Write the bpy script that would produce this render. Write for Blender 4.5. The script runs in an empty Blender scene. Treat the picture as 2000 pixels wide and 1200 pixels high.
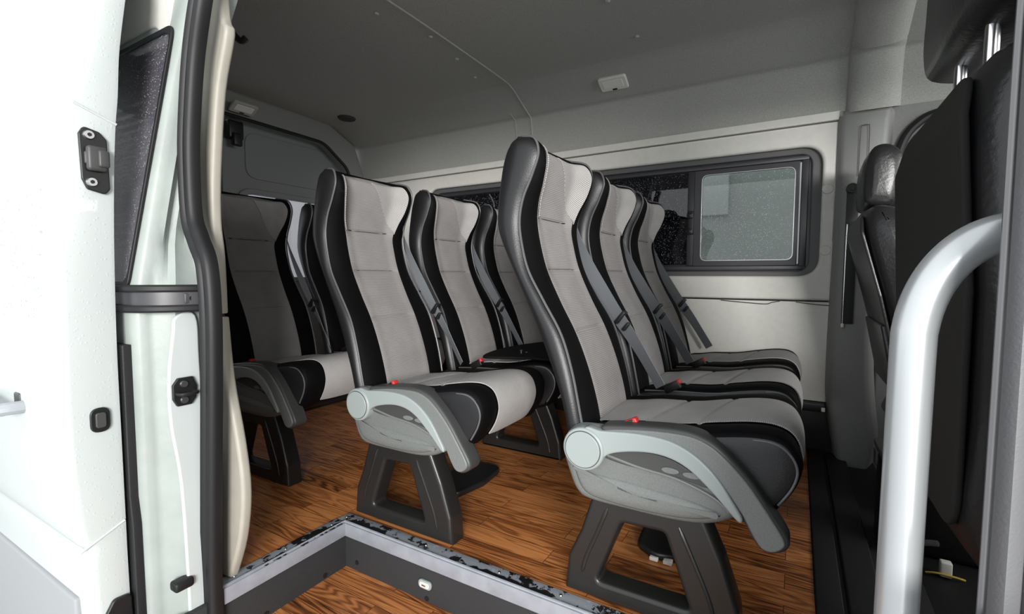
import bpy, math, random
from mathutils import Vector, Matrix
random.seed(7)
S = bpy.context.scene
C = S.collection
R = math.radians

# ------------------------------------------------------------------ camera, world, lights, exposure
yaw, pitch, roll = R(30.56), R(3.728), R(.118)
cy, sy = math.cos(yaw), math.sin(yaw)
r0 = Vector((cy, sy, 0)); f0 = Vector((-sy, cy, 0)); u0 = Vector((0, 0, 1))
f1 = f0*math.cos(pitch)-u0*math.sin(pitch); u1 = u0*math.cos(pitch)+f0*math.sin(pitch)
r2 = r0*math.cos(roll)+u1*math.sin(roll); u2 = u1*math.cos(roll)-r0*math.sin(roll)
cam_data = bpy.data.cameras.new('camera'); cam = bpy.data.objects.new('camera', cam_data); C.objects.link(cam)
cam.matrix_world = Matrix(((r2.x, u2.x, -f1.x, 0), (r2.y, u2.y, -f1.y, 0), (r2.z, u2.z, -f1.z, .7515), (0, 0, 0, 1)))
cam_data.sensor_width = 36; cam_data.lens = 36*940.18/2000; cam_data.clip_start = .02; cam_data.clip_end = 100
S.camera = cam

W = bpy.data.worlds.new('world'); S.world = W; W.use_nodes = True
wn = W.node_tree; wn.nodes.clear()
wo = wn.nodes.new('ShaderNodeOutputWorld'); wb = wn.nodes.new('ShaderNodeBackground')
tc = wn.nodes.new('ShaderNodeTexCoord'); dt = wn.nodes.new('ShaderNodeVectorMath'); dt.operation = 'DOT_PRODUCT'
dt.inputs[1].default_value = (-.55, -.75, .30)
mr = wn.nodes.new('ShaderNodeMapRange'); mr.inputs[1].default_value = -.6; mr.inputs[2].default_value = .7
mr.inputs[3].default_value = .38; mr.inputs[4].default_value = .92
wb.inputs[0].default_value = (.93, .97, 1, 1)
wn.links.new(tc.outputs['Generated'], dt.inputs[0]); wn.links.new(dt.outputs['Value'], mr.inputs[0])
wn.links.new(mr.outputs[0], wb.inputs[1]); wn.links.new(wb.outputs[0], wo.inputs[0])

def area(name, loc, target, sx, sy_, power, col=(1, 1, 1)):
    l = bpy.data.lights.new(name, 'AREA'); l.shape = 'RECTANGLE'; l.size = sx; l.size_y = sy_; l.energy = power; l.color = col
    o = bpy.data.objects.new(name, l); C.objects.link(o); o.location = loc
    o.rotation_euler = (Vector(target)-Vector(loc)).to_track_quat('-Z', 'Y').to_euler()
    return o
area('garage_ceiling_light', (3.3, -4.7, 1.75), (-.9, 1.4, .7), 2.6, 1.8, 430, (1, .985, .96))  # added unseen key light, low outside the open door, not a ceiling lamp
area('windscreen_daylight', (2.6, 1.5, 1.5), (-.6, 1.6, .7), 1.7, .9, 19, (1, .99, .97))
S.view_settings.view_transform = 'Standard'; S.view_settings.look = 'None'; S.view_settings.gamma = 1
S.view_settings.use_curve_mapping = False; S.view_settings.exposure = .74

# ------------------------------------------------------------------ materials
def mat(name, col, rough=.5, metal=0, spec=.5, noise=None, bump=None, coat=0):
    m = bpy.data.materials.new(name); m.use_nodes = True; nt = m.node_tree
    b = nt.nodes['Principled BSDF']; b.inputs['Base Color'].default_value = (*col, 1)
    b.inputs['Roughness'].default_value = rough; b.inputs['Metallic'].default_value = metal
    b.inputs['Specular IOR Level'].default_value = spec; b.inputs['Coat Weight'].default_value = coat
    t = nt.nodes.new('ShaderNodeTexCoord')
    if noise:
        sc, amt = noise
        n = nt.nodes.new('ShaderNodeTexNoise'); n.inputs['Scale'].default_value = sc; n.inputs['Detail'].default_value = 4
        nt.links.new(t.outputs['Object'], n.inputs['Vector'])
        rp = nt.nodes.new('ShaderNodeMapRange'); rp.inputs[1].default_value = .3; rp.inputs[2].default_value = .7
        rp.inputs[3].default_value = 1-amt; rp.inputs[4].default_value = 1+amt
        mx = nt.nodes.new('ShaderNodeVectorMath'); mx.operation = 'SCALE'; mx.inputs[0].default_value = col
        nt.links.new(n.outputs['Fac'], rp.inputs[0]); nt.links.new(rp.outputs[0], mx.inputs['Scale'])
        nt.links.new(mx.outputs[0], b.inputs['Base Color'])
    if bump:
        sc, st, di = bump
        n = nt.nodes.new('ShaderNodeTexNoise'); n.inputs['Scale'].default_value = sc; n.inputs['Detail'].default_value = 3
        nt.links.new(t.outputs['Object'], n.inputs['Vector'])
        bp = nt.nodes.new('ShaderNodeBump'); bp.inputs['Strength'].default_value = st; bp.inputs['Distance'].default_value = di
        nt.links.new(n.outputs['Fac'], bp.inputs['Height']); nt.links.new(bp.outputs[0], b.inputs['Normal'])
    return m

def g(v): return (v, v, v)
LEATHER = mat('black_leather', (.009, .009, .010), .45, spec=.4, bump=(260, .25, .001))
LEATHER_SIDE = mat('satin_side_leather', (.010, .010, .011), .40, spec=.5, bump=(320, .3, .001))
BLACKFAB = mat('black_cloth', (.0035, .0035, .004), .65, spec=.09, bump=(500, .3, .001))
PIPING = mat('grey_piping', (.10, .10, .105), .35)
SHELLBACK = mat('cream_shell', (.42, .41, .38), .5)
GREYPL = mat('mid_grey_plastic', (.155, .165, .16), .42, noise=(300, .12), bump=(700, .15, .0005))
DARKPL = mat('dark_grey_plastic', (.052, .053, .052), .45, bump=(700, .2, .0005))
LIGHTPL = mat('pale_grey_plastic', (.29, .33, .325), .38)
LEGM = mat('charcoal_painted_steel', (.017, .0165, .016), .34, spec=.5, bump=(400, .1, .0004))
BLACKPL = mat('black_plastic', (.01, .01, .011), .4)
RUBBER = mat('black_rubber', (.011, .011, .012), .5, spec=.35, bump=(500, .2, .0005))
MATBLK = mat('black_floor_rubber', (.009, .009, .010), .6, bump=(300, .4, .001))
RED = mat('red_button', (.62, .035, .03), .4)
CHROME = mat('chrome', (.75, .75, .77), .18, metal=1)
STEEL = mat('zinc_screw', (.5, .5, .5), .3, metal=1)
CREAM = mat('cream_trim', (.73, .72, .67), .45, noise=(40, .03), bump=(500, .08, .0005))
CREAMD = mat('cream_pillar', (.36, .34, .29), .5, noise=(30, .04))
HEAD = mat('grey_headliner', (.39, .395, .37), .9, spec=.2, noise=(260, .14), bump=(600, .5, .001))
GTRIM = mat('grey_pillar_trim', (.23, .235, .225), .5, noise=(300, .08), bump=(600, .25, .0006))
RDOOR = mat('grey_rear_door', (.22, .235, .235), .6, bump=(500, .2, .0005))
WINFR = mat('black_window_frame', (.035, .035, .042), .38)
RECESS = mat('grey_window_recess', (.11, .112, .112), .5)
BODY = mat('white_body_paint', (.53, .57, .56), .28, spec=.5, coat=.4, noise=(6, .03))
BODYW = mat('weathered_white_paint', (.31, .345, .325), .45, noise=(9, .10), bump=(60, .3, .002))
BELT = mat('grey_belt_webbing', (.19, .20, .215), .55, bump=(900, .4, .0006))
DKFELT = mat('charcoal_riser', (.024, .025, .027), .75, noise=(500, .2), bump=(600, .3, .0006))
WHITEPL = mat('white_plastic', (.78, .76, .70), .4)
SILVER = mat('silver_painted_rail', (.50, .52, .53), .25, metal=.5, spec=.6)
CLADDING = mat('grey_cladding', (.30, .31, .32), .55)

def droplets(nt, b, t, scale=120, strength=.6):
    v = nt.nodes.new('ShaderNodeTexVoronoi'); v.inputs['Scale'].default_value = scale
    nt.links.new(t.outputs['Object'], v.inputs['Vector'])
    mr = nt.nodes.new('ShaderNodeMapRange'); mr.inputs[1].default_value = .0; mr.inputs[2].default_value = .28
    mr.inputs[3].default_value = 1; mr.inputs[4].default_value = 0
    nt.links.new(v.outputs['Distance'], mr.inputs[0])
    bp = nt.nodes.new('ShaderNodeBump'); bp.inputs['Strength'].default_value = strength; bp.inputs['Distance'].default_value = .001
    nt.links.new(mr.outputs[0], bp.inputs['Height']); nt.links.new(bp.outputs[0], b.inputs['Normal'])
    return v
WET = mat('wet_white_paint', (.55, .59, .58), .25, coat=.5)
droplets(WET.node_tree, WET.node_tree.nodes['Principled BSDF'], WET.node_tree.nodes['Texture Coordinate'], 110, .35)

def fabric(name, col, sc, coarse, ax='z'):
    m = bpy.data.materials.new(name); m.use_nodes = True; nt = m.node_tree; b = nt.nodes['Principled BSDF']
    b.inputs['Roughness'].default_value = .85; b.inputs['Specular IOR Level'].default_value = .2
    t = nt.nodes.new('ShaderNodeTexCoord'); sep = nt.nodes.new('ShaderNodeSeparateXYZ'); nt.links.new(t.outputs['UV'], sep.inputs[0])
    def mth(op, a, bb=None):
        n = nt.nodes.new('ShaderNodeMath'); n.operation = op
        for i, v in enumerate((a, bb)):
            if v is None: continue
            if isinstance(v, (int, float)): n.inputs[i].default_value = v
            else: nt.links.new(v, n.inputs[i])
        return n.outputs[0]
    U, V = sep.outputs['X'], sep.outputs['Y']
    if coarse:      # diamond mesh of small dark holes
        a = mth('SINE', mth('MULTIPLY', mth('ADD', U, V), sc)); c2 = mth('SINE', mth('MULTIPLY', mth('SUBTRACT', U, V), sc))
        h = mth('MULTIPLY', a, c2); h = mth('ABSOLUTE', h)
        lo, hi = .30, 1.05
    else:           # fine rib with staggered weave
        a = mth('SINE', mth('MULTIPLY', V, sc)); c2 = mth('SINE', mth('MULTIPLY', U, sc*1.3))
        h = mth('ADD', mth('MULTIPLY', a, .36), mth('MULTIPLY', c2, .14)); h = mth('ADD', h, .5)
        lo, hi = .66, 1.12
    mr = nt.nodes.new('ShaderNodeMapRange'); mr.inputs[3].default_value = lo; mr.inputs[4].default_value = hi; nt.links.new(h, mr.inputs[0])
    n = nt.nodes.new('ShaderNodeTexNoise'); n.inputs['Scale'].default_value = 14; n.inputs['Detail'].default_value = 5
    nt.links.new(t.outputs['Object'], n.inputs['Vector'])
    mr2 = nt.nodes.new('ShaderNodeMapRange'); mr2.inputs[1].default_value = .3; mr2.inputs[2].default_value = .7
    mr2.inputs[3].default_value = .93; mr2.inputs[4].default_value = 1.06; nt.links.new(n.outputs['Fac'], mr2.inputs[0])
    k = mth('MULTIPLY', mr.outputs[0], mr2.outputs[0])
    sc_ = nt.nodes.new('ShaderNodeVectorMath'); sc_.operation = 'SCALE'; sc_.inputs[0].default_value = col
    nt.links.new(k, sc_.inputs['Scale']); nt.links.new(sc_.outputs[0], b.inputs['Base Color'])
    bp = nt.nodes.new('ShaderNodeBump'); bp.inputs['Strength'].default_value = .5; bp.inputs['Distance'].default_value = .0012
    nt.links.new(h, bp.inputs['Height']); nt.links.new(bp.outputs[0], b.inputs['Normal'])
    return m
FAB = fabric('grey_ribbed_fabric', (.32, .305, .30), 1300, False)
FABM = fabric('pale_mesh_fabric', (.60, .58, .565), 520, True)

def wood():
    m = bpy.data.materials.new('wood_floor'); m.use_nodes = True; nt = m.node_tree; b = nt.nodes['Principled BSDF']
    t = nt.nodes.new('ShaderNodeTexCoord')
    br = nt.nodes.new('ShaderNodeTexBrick'); br.offset = .37; br.offset_frequency = 2; br.squash = 1
    br.inputs['Color1'].default_value = (0, 0, 0, 1); br.inputs['Color2'].default_value = (1, 1, 1, 1); br.inputs['Mortar'].default_value = (.2, .2, .2, 1)
    br.inputs['Scale'].default_value = 1; br.inputs['Mortar Size'].default_value = .0008; br.inputs['Brick Width'].default_value = .40
    br.inputs['Row Height'].default_value = .068; br.inputs['Bias'].default_value = 0
    nt.links.new(t.outputs['Object'], br.inputs['Vector'])
    # each plank shifts its own grain
    add = nt.nodes.new('ShaderNodeVectorMath'); add.operation = 'MULTIPLY_ADD'; add.inputs[1].default_value = (9, 9, 9)
    nt.links.new(br.outputs['Color'], add.inputs[0]); nt.links.new(t.outputs['Object'], add.inputs[2])
    mp = nt.nodes.new('ShaderNodeMapping'); mp.inputs['Scale'].default_value = (1.6, 15, 8)
    nt.links.new(add.outputs[0], mp.inputs['Vector'])
    n = nt.nodes.new('ShaderNodeTexNoise'); n.inputs['Scale'].default_value = 1.3; n.inputs['Detail'].default_value = 2; n.inputs['Distortion'].default_value = .6
    nt.links.new(mp.outputs[0], n.inputs['Vector'])
    rg = nt.nodes.new('ShaderNodeMath'); rg.operation = 'MULTIPLY'; rg.inputs[1].default_value = 62
    nt.links.new(n.outputs['Fac'], rg.inputs[0])
    sn = nt.nodes.new('ShaderNodeMath'); sn.operation = 'SINE'; nt.links.new(rg.outputs[0], sn.inputs[0])
    mp2 = nt.nodes.new('ShaderNodeMapping'); mp2.inputs['Scale'].default_value = (9, 220, 50); nt.links.new(add.outputs[0], mp2.inputs['Vector'])
    n2 = nt.nodes.new('ShaderNodeTexNoise'); n2.inputs['Scale'].default_value = 1; n2.inputs['Detail'].default_value = 3
    nt.links.new(mp2.outputs[0], n2.inputs['Vector'])
    mr = nt.nodes.new('ShaderNodeMapRange'); mr.inputs[1].default_value = -.1; mr.inputs[2].default_value = 1.45
    sm = nt.nodes.new('ShaderNodeMath'); sm.operation = 'MULTIPLY_ADD'; sm.inputs[1].default_value = .30
    nt.links.new(sn.outputs[0], sm.inputs[0]); nt.links.new(n2.outputs['Fac'], sm.inputs[2])
    sep = nt.nodes.new('ShaderNodeSeparateColor'); nt.links.new(br.outputs['Color'], sep.inputs[0])
    ad = nt.nodes.new('ShaderNodeMath'); ad.operation = 'MULTIPLY_ADD'; ad.inputs[1].default_value = .62
    nt.links.new(sep.outputs[0], ad.inputs[0]); nt.links.new(sm.outputs[0], ad.inputs[2])
    nt.links.new(ad.outputs[0], mr.inputs[0])
    cr_ = nt.nodes.new('ShaderNodeValToRGB'); e = cr_.color_ramp.elements
    e[0].position = .15; e[0].color = (.055, .016, .005, 1); e[1].position = .84; e[1].color = (.60, .235, .075, 1)
    x = cr_.color_ramp.elements.new(.42); x.color = (.30, .098, .027, 1)
    nt.links.new(mr.outputs[0], cr_.inputs[0])
    mm = nt.nodes.new('ShaderNodeMix'); mm.data_type = 'RGBA'; mm.inputs['B'].default_value = (.05, .02, .008, 1)
    nt.links.new(br.outputs['Fac'], mm.inputs['Factor']); nt.links.new(cr_.outputs[0], mm.inputs['A'])
    nt.links.new(mm.outputs['Result'], b.inputs['Base Color'])
    b.inputs['Roughness'].default_value = .42
    bp = nt.nodes.new('ShaderNodeBump'); bp.inputs['Strength'].default_value = .15; bp.inputs['Distance'].default_value = .0008
    nt.links.new(mr.outputs[0], bp.inputs['Height']); nt.links.new(bp.outputs[0], b.inputs['Normal'])
    return m
WOOD = wood()

def peeled():   # aluminium edge trim: pale lilac-grey paint with torn black flakes
    m = bpy.data.materials.new('peeling_edge_trim'); m.use_nodes = True; nt = m.node_tree; b = nt.nodes['Principled BSDF']
    t = nt.nodes.new('ShaderNodeTexCoord'); n = nt.nodes.new('ShaderNodeTexNoise'); n.inputs['Scale'].default_value = 16
    n.inputs['Detail'].default_value = 9; n.inputs['Roughness'].default_value = .7; nt.links.new(t.outputs['Object'], n.inputs['Vector'])
    c = nt.nodes.new('ShaderNodeValToRGB'); c.color_ramp.interpolation = 'CONSTANT'; e = c.color_ramp.elements
    e[0].color = (.01, .01, .01, 1); e[1].position = .46; e[1].color = (.30, .32, .35, 1)
    x = c.color_ramp.elements.new(.60); x.color = (.42, .43, .47, 1)
    nt.links.new(n.outputs['Fac'], c.inputs[0]); nt.links.new(c.outputs[0], b.inputs['Base Color']); b.inputs['Roughness'].default_value = .4
    return m
PEEL = peeled()
EDGE = mat('lilac_grey_edge_trim', (.27, .285, .32), .38, noise=(22, .12))

def glass(name, tint, rough=.0, gloss=.9, drops=True, dscale=130, haze=0, dropcol=.75, ior=1.6):
    m = bpy.data.materials.new(name); m.use_nodes = True; nt = m.node_tree; nt.nodes.clear()
    o = nt.nodes.new('ShaderNodeOutputMaterial'); tr = nt.nodes.new('ShaderNodeBsdfTransparent'); tr.inputs[0].default_value = (*tint, 1)
    gl = nt.nodes.new('ShaderNodeBsdfGlossy'); gl.inputs['Roughness'].default_value = rough; gl.inputs['Color'].default_value = g(gloss)+(1,)
    fr = nt.nodes.new('ShaderNodeFresnel'); fr.inputs['IOR'].default_value = ior
    ge = nt.nodes.new('ShaderNodeNewGeometry'); inv = nt.nodes.new('ShaderNodeMath'); inv.operation = 'SUBTRACT'; inv.inputs[0].default_value = 1
    nt.links.new(ge.outputs['Backfacing'], inv.inputs[1]); mu = nt.nodes.new('ShaderNodeMath'); mu.operation = 'MULTIPLY'
    nt.links.new(inv.outputs[0], mu.inputs[0]); nt.links.new(fr.outputs[0], mu.inputs[1])   # reflect on the outer faces only
    mx = nt.nodes.new('ShaderNodeMixShader'); nt.links.new(mu.outputs[0], mx.inputs[0]); nt.links.new(tr.outputs[0], mx.inputs[1]); nt.links.new(gl.outputs[0], mx.inputs[2])
    last = mx.outputs[0]
    if drops:
        t = nt.nodes.new('ShaderNodeTexCoord'); v = nt.nodes.new('ShaderNodeTexVoronoi'); v.inputs['Scale'].default_value = dscale
        v.inputs['Randomness'].default_value = 1; nt.links.new(t.outputs['Object'], v.inputs['Vector'])
        sp = nt.nodes.new('ShaderNodeSeparateColor'); nt.links.new(v.outputs['Color'], sp.inputs[0])
        r = nt.nodes.new('ShaderNodeMath'); r.operation = 'MULTIPLY'; r.inputs[1].default_value = .30; nt.links.new(sp.outputs[0], r.inputs[0])
        lt = nt.nodes.new('ShaderNodeMath'); lt.operation = 'LESS_THAN'; nt.links.new(v.outputs['Distance'], lt.inputs[0]); nt.links.new(r.outputs[0], lt.inputs[1])
        d = nt.nodes.new('ShaderNodeBsdfDiffuse'); d.inputs[0].default_value = g(dropcol)+(1,)
        k = nt.nodes.new('ShaderNodeMath'); k.operation = 'MULTIPLY'; k.inputs[1].default_value = .5; nt.links.new(lt.outputs[0], k.inputs[0])
        m2 = nt.nodes.new('ShaderNodeMixShader'); nt.links.new(k.outputs[0], m2.inputs[0]); nt.links.new(last, m2.inputs[1]); nt.links.new(d.outputs[0], m2.inputs[2]); last = m2.outputs[0]
    nt.links.new(last, o.inputs[0]); return m
GLASS_CLEAR = glass('rainy_glass', (.62, .66, .64), dscale=170)
GLASS_DARK = glass('tinted_rainy_glass', (.10, .10, .115), dscale=200)
GLASS_REAR = glass('rear_glass', (.95, .92, .95), drops=False)
GLASS_SIDE = glass('side_glass', (.72, .69, .73), dscale=200, ior=1.6)
GLASS_DOOR = glass('door_glass', (.97, .97, .98), dscale=110, dropcol=.25, ior=1.12)

# ------------------------------------------------------------------ geometry helpers
def link(name, me, parent=None, **props):
    o = bpy.data.objects.new(name, me); C.objects.link(o)
    if parent is not None: o.parent = parent
    for k, v in props.items(): o[k] = v
    return o
def mesh(name, vs, fs, mats, parent=None, mi=None, smooth=35, uv=None, **props):
    me = bpy.data.meshes.new(name); me.from_pydata([tuple(v) for v in vs], [], fs)
    for m in (mats if isinstance(mats, (list, tuple)) else [mats]): me.materials.append(m)
    if mi: me.polygons.foreach_set('material_index', mi)
    if smooth:
        me.polygons.foreach_set('use_smooth', [True]*len(me.polygons)); me.set_sharp_from_angle(angle=R(smooth))
    if uv:
        l = me.uv_layers.new(name='UVMap')
        for lp in me.loops: l.data[lp.index].uv = uv[lp.vertex_index]
    me.update(); return link(name, me, parent, **props)
def empty(name, loc, label, cat, group=None):
    o = bpy.data.objects.new(name, None); C.objects.link(o); o.location = loc; o.empty_display_size = .1
    o['label'] = label; o['category'] = cat
    if group: o['group'] = group
    return o
def struct(o): o['kind'] = 'structure'; return o
def merge(parts):
    vs, fs = [], []
    for v, f in parts:
        n = len(vs); vs += v; fs += [tuple(i+n for i in q) for q in f]
    return vs, fs
def cr(pts, n, closed=False):       # Catmull-Rom, n samples per span
    P = [tuple(p) for p in pts]; out = []; N = len(P)
    for i in range(N if closed else N-1):
        a = P[(i-1) % N] if closed or i > 0 else P[i]; b = P[i]; c = P[(i+1) % N]
        d = P[(i+2) % N] if closed or i+2 < N else P[min(i+1, N-1)]
        for k in range(n):
            t = k/n
            out.append(tuple(.5*((2*b[j])+(-a[j]+c[j])*t+(2*a[j]-5*b[j]+4*c[j]-d[j])*t*t+(-a[j]+3*b[j]-3*c[j]+d[j])*t**3) for j in range(len(b))))
    if not closed: out.append(P[-1])
    return out
def fillet(pts, rad, seg=6):
    out = []; N = len(pts)
    for i in range(N):
        p = Vector(pts[i]); a = Vector(pts[i-1])-p; b = Vector(pts[(i+1) % N])-p
        r = rad[i] if isinstance(rad, (list, tuple)) else rad
        ang = a.angle(b); 
        if r <= 0 or ang > 3.1: out.append(tuple(p)); continue
        d = min(r/math.tan(ang/2), a.length*.49, b.length*.49)
        A = p+a.normalized()*d; B = p+b.normalized()*d
        for k in range(seg+1):
            t = k/seg; out.append(tuple(A*(1-t)**2+p*2*t*(1-t)+B*t*t))
    return out
def boxg(x0, x1, y0, y1, z0, z1, b=0.0):
    import itertools
    if b <= 0:
        v = [(x, y, z) for x in (x0, x1) for y in (y0, y1) for z in (z0, z1)]
        return v, [(0, 1, 3, 2), (4, 6, 7, 5), (0, 4, 5, 1), (2, 3, 7, 6), (0, 2, 6, 4), (1, 5, 7, 3)]
    b = min(b, (x1-x0)*.45, (y1-y0)*.45, (z1-z0)*.45)
    import bmesh
    bm = bmesh.new(); bmesh.ops.create_cube(bm, size=1)
    for v in bm.verts: v.co = Vector(((x0+x1)/2+v.co.x*(x1-x0), (y0+y1)/2+v.co.y*(y1-y0), (z0+z1)/2+v.co.z*(z1-z0)))
    bmesh.ops.bevel(bm, geom=list(bm.edges), offset=b, segments=3, profile=.5, affect='EDGES')
    bm.verts.index_update(); v = [tuple(q.co) for q in bm.verts]; f = [tuple(q.index for q in fc.verts) for fc in bm.faces]; bm.free()
    return v, f
def box(name, x0, x1, y0, y1, z0, z1, m, b=.003, parent=None, **p):
    v, f = boxg(x0, x1, y0, y1, z0, z1, b); return mesh(name, v, f, m, parent, **p)
def tubeg(path, r, n=10, caps=True, flat=None):
    P = [Vector(p) for p in path]; vs, fs = [], []; up = None
    for i, p in enumerate(P):
        t = (P[min(i+1, len(P)-1)]-P[max(i-1, 0)]).normalized()
        if up is None:
            up = Vector((0, 0, 1)) if abs(t.z) < .9 else Vector((0, 1, 0))
        up = (up-t*up.dot(t)).normalized(); s = t.cross(up)
        rr = r[i] if isinstance(r, (list, tuple)) else r
        for k in range(n):
            a = 2*math.pi*k/n; vs.append(tuple(p+up*math.cos(a)*rr+s*math.sin(a)*rr))
    for i in range(len(P)-1):
        for k in range(n): fs.append((i*n+k, i*n+(k+1) % n, (i+1)*n+(k+1) % n, (i+1)*n+k))
    if caps: fs += [tuple(range(n))[::-1], tuple((len(P)-1)*n+k for k in range(n))]
    return vs, fs
def tube(name, path, r, m, parent=None, n=10, **p):
    v, f = tubeg(path, r, n); return mesh(name, v, f, m, parent, **p)
def sweep(path, prof, side_dirs):       # closed profile (a,b) swept; a along side dir, b along normal
    vs, fs = [], []; n = len(prof); P = [Vector(p) for p in path]
    for i, p in enumerate(P):
        t = (P[min(i+1, len(P)-1)]-P[max(i-1, 0)]).normalized(); s = Vector(side_dirs[i] if isinstance(side_dirs, list) else side_dirs)
        s = (s-t*s.dot(t)).normalized(); nn = t.cross(s)
        vs += [tuple(p+s*a+nn*b) for a, b in prof]
    for i in range(len(P)-1):
        for k in range(n): fs.append((i*n+k, i*n+(k+1) % n, (i+1)*n+(k+1) % n, (i+1)*n+k))
    fs += [tuple(range(n))[::-1], tuple((len(P)-1)*n+k for k in range(n))]
    return vs, fs
AXM = {'y': lambda x, z, d: (x, d, z), 'x': lambda a, z, d: (d, a, z), 'z': lambda x, y, d: (x, y, d)}
def plateg(outer, holes, d0, d1, bevel=.004, axis='y', res=3):
    cu = bpy.data.curves.new('c', 'CURVE'); cu.dimensions = '2D'; cu.fill_mode = 'BOTH'
    bevel = min(bevel, abs(d1-d0)*.45)
    cu.extrude = abs(d1-d0)/2-bevel; cu.bevel_depth = bevel; cu.bevel_resolution = res; cu.offset = -bevel
    for ring in [outer]+list(holes):
        s = cu.splines.new('POLY'); s.points.add(len(ring)-1); s.use_cyclic_u = True
        for i, p in enumerate(ring): s.points[i].co = (p[0], p[1], 0, 1)
    o = bpy.data.objects.new('c', cu); C.objects.link(o)
    dg = bpy.context.evaluated_depsgraph_get(); me = bpy.data.meshes.new_from_object(o.evaluated_get(dg))
    mid = (d0+d1)/2
    if axis == 'y': vs = [(v.co.x, mid-v.co.z, v.co.y) for v in me.vertices]
    elif axis == 'x': vs = [(mid+v.co.z, v.co.x, v.co.y) for v in me.vertices]
    else: vs = [(v.co.x, v.co.y, mid+v.co.z) for v in me.vertices]
    fs = [tuple(p.vertices) for p in me.polygons]
    bpy.data.objects.remove(o); bpy.data.curves.remove(cu); bpy.data.meshes.remove(me)
    return vs, fs
def plate(name, outer, holes, d0, d1, m, bevel=.004, axis='y', parent=None, **p):
    v, f = plateg(outer, holes, d0, d1, bevel, axis); return mesh(name, v, f, m, parent, **p)
def rrect(a0, a1, b0, b1, r, seg=6): return fillet([(a0, b0), (a1, b0), (a1, b1), (a0, b1)], r, seg)
def disc(cx, cz, r, n=32, rz=None): return [(cx+r*math.cos(2*math.pi*k/n), cz+(rz or r)*math.sin(2*math.pi*k/n)) for k in range(n)]
def pillowg(outline, layers, bulge=0):      # outline (x,z) ccw stacked at y with inset; ends filled
    N = len(outline); nrm = []
    for i in range(N):
        a = Vector(outline[i-1]); b = Vector(outline[(i+1) % N]); t = (b-a).normalized(); nrm.append(Vector((t.y, -t.x)))
    area_ = sum(outline[i-1][0]*outline[i][1]-outline[i][0]*outline[i-1][1] for i in range(N))
    if area_ < 0: nrm = [-q for q in nrm]
    vs, fs = [], []
    for y, ins in layers:
        for i, p in enumerate(outline): vs.append((p[0]-nrm[i].x*ins, y, p[1]-nrm[i].y*ins))
    for L in range(len(layers)-1):
        for k in range(N): fs.append((L*N+k, L*N+(k+1) % N, (L+1)*N+(k+1) % N, (L+1)*N+k))
    cx = sum(p[0] for p in outline)/N; cz = sum(p[1] for p in outline)/N
    for e, (L, sgn) in enumerate(((0, -1), (len(layers)-1, 1))):        # bulged end panels
        base = L*N; prev = base
        rings = [(.12, .55), (.35, .85), (.7, 1)]
        y0 = layers[L][0]
        for s, hgt in rings:
            st = len(vs)
            for i in range(N):
                v = vs[base+i]; vs.append((v[0]+(cx-v[0])*s, y0+sgn*bulge*hgt, v[2]+(cz-v[2])*s))
            for k in range(N):
                q = (prev+k, st+k, st+(k+1) % N, prev+(k+1) % N); fs.append(q if e == 0 else q[::-1])
            prev = st
        c = len(vs); vs.append((cx, y0+sgn*bulge, cz))
        for k in range(N): q = (prev+k, c, prev+(k+1) % N); fs.append(q if e == 0 else q[::-1])
    return vs, fs

# ================================================================== the van interior
WY = 2.42           # inside face of far trim
# --- floor with the door step cut out
X0, XR = -2.78, .062
struct(mesh('floor', *plateg([(X0, .60), (-1.158, .60), (-1.158, .965), (XR, .965), (XR, WY+.02), (X0, WY+.02)], [], -.02, 0, .001, 'z'), WOOD))
struct(mesh('floor_step', *plateg([(-1.17, .42), (.30, .42), (.30, .98), (-1.17, .98)], [], -.16, -.138, .001, 'z'), WOOD))
struct(box('trim_step_riser_inner', -1.16, .30, .966, .985, -.15, -.021, DKFELT, .001))
struct(box('trim_step_riser_rear', -1.178, -1.159, .45, .985, -.15, -.021, DKFELT, .001))
struct(box('trim_subfloor', X0, .30, .99, WY+.02, -.16, -.021, MATBLK, .001))
struct(box('trim_subfloor_rear', X0, -1.18, .55, .989, -.16, -.021, MATBLK, .001))
# edge trim: flat flange on the wood, lip and vertical face
et = empty('step_edge_trim', (-1.158, .965, 0), 'pale grey metal edge trim with torn black paint around the door step', 'edge trim')
def loc(v, o): return [(a[0]-o[0], a[1]-o[1], a[2]-o[2]) for a in v]
EO = (-1.158, .965, 0)
def part(name, geo, m, root, o, **p): return mesh(name, loc(geo[0], o), geo[1], m, root, **p)
part('flange', boxg(-1.19, .06, .966, 1.008, .0005, .004, .001), PEEL, et, EO)
part('flange', boxg(-1.197, -1.159, .60, .965, .0005, .004, .001), PEEL, et, EO)
part('lip', tubeg([(-1.158, .60, .004), (-1.158, .965, .004), (.06, .965, .004)], .0045, 8), EDGE, et, EO)
part('face', boxg(-1.157, .06, .957, .965, -.036, .003, .001), EDGE, et, EO)
part('face', boxg(-1.158, -1.150, .60, .957, -.036, .003, .001), EDGE, et, EO)
for x, y in ((-1.175, .985), (-1.13, .99), (-1.176, .93), (-1.178, .78), (-1.178, .64), (-.86, .99), (-.62, .99), (-.45, .99)):
    part('screw', tubeg([(x, y, .003), (x, y, .006)], [.0045, .003], 10), STEEL, et, EO)
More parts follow.
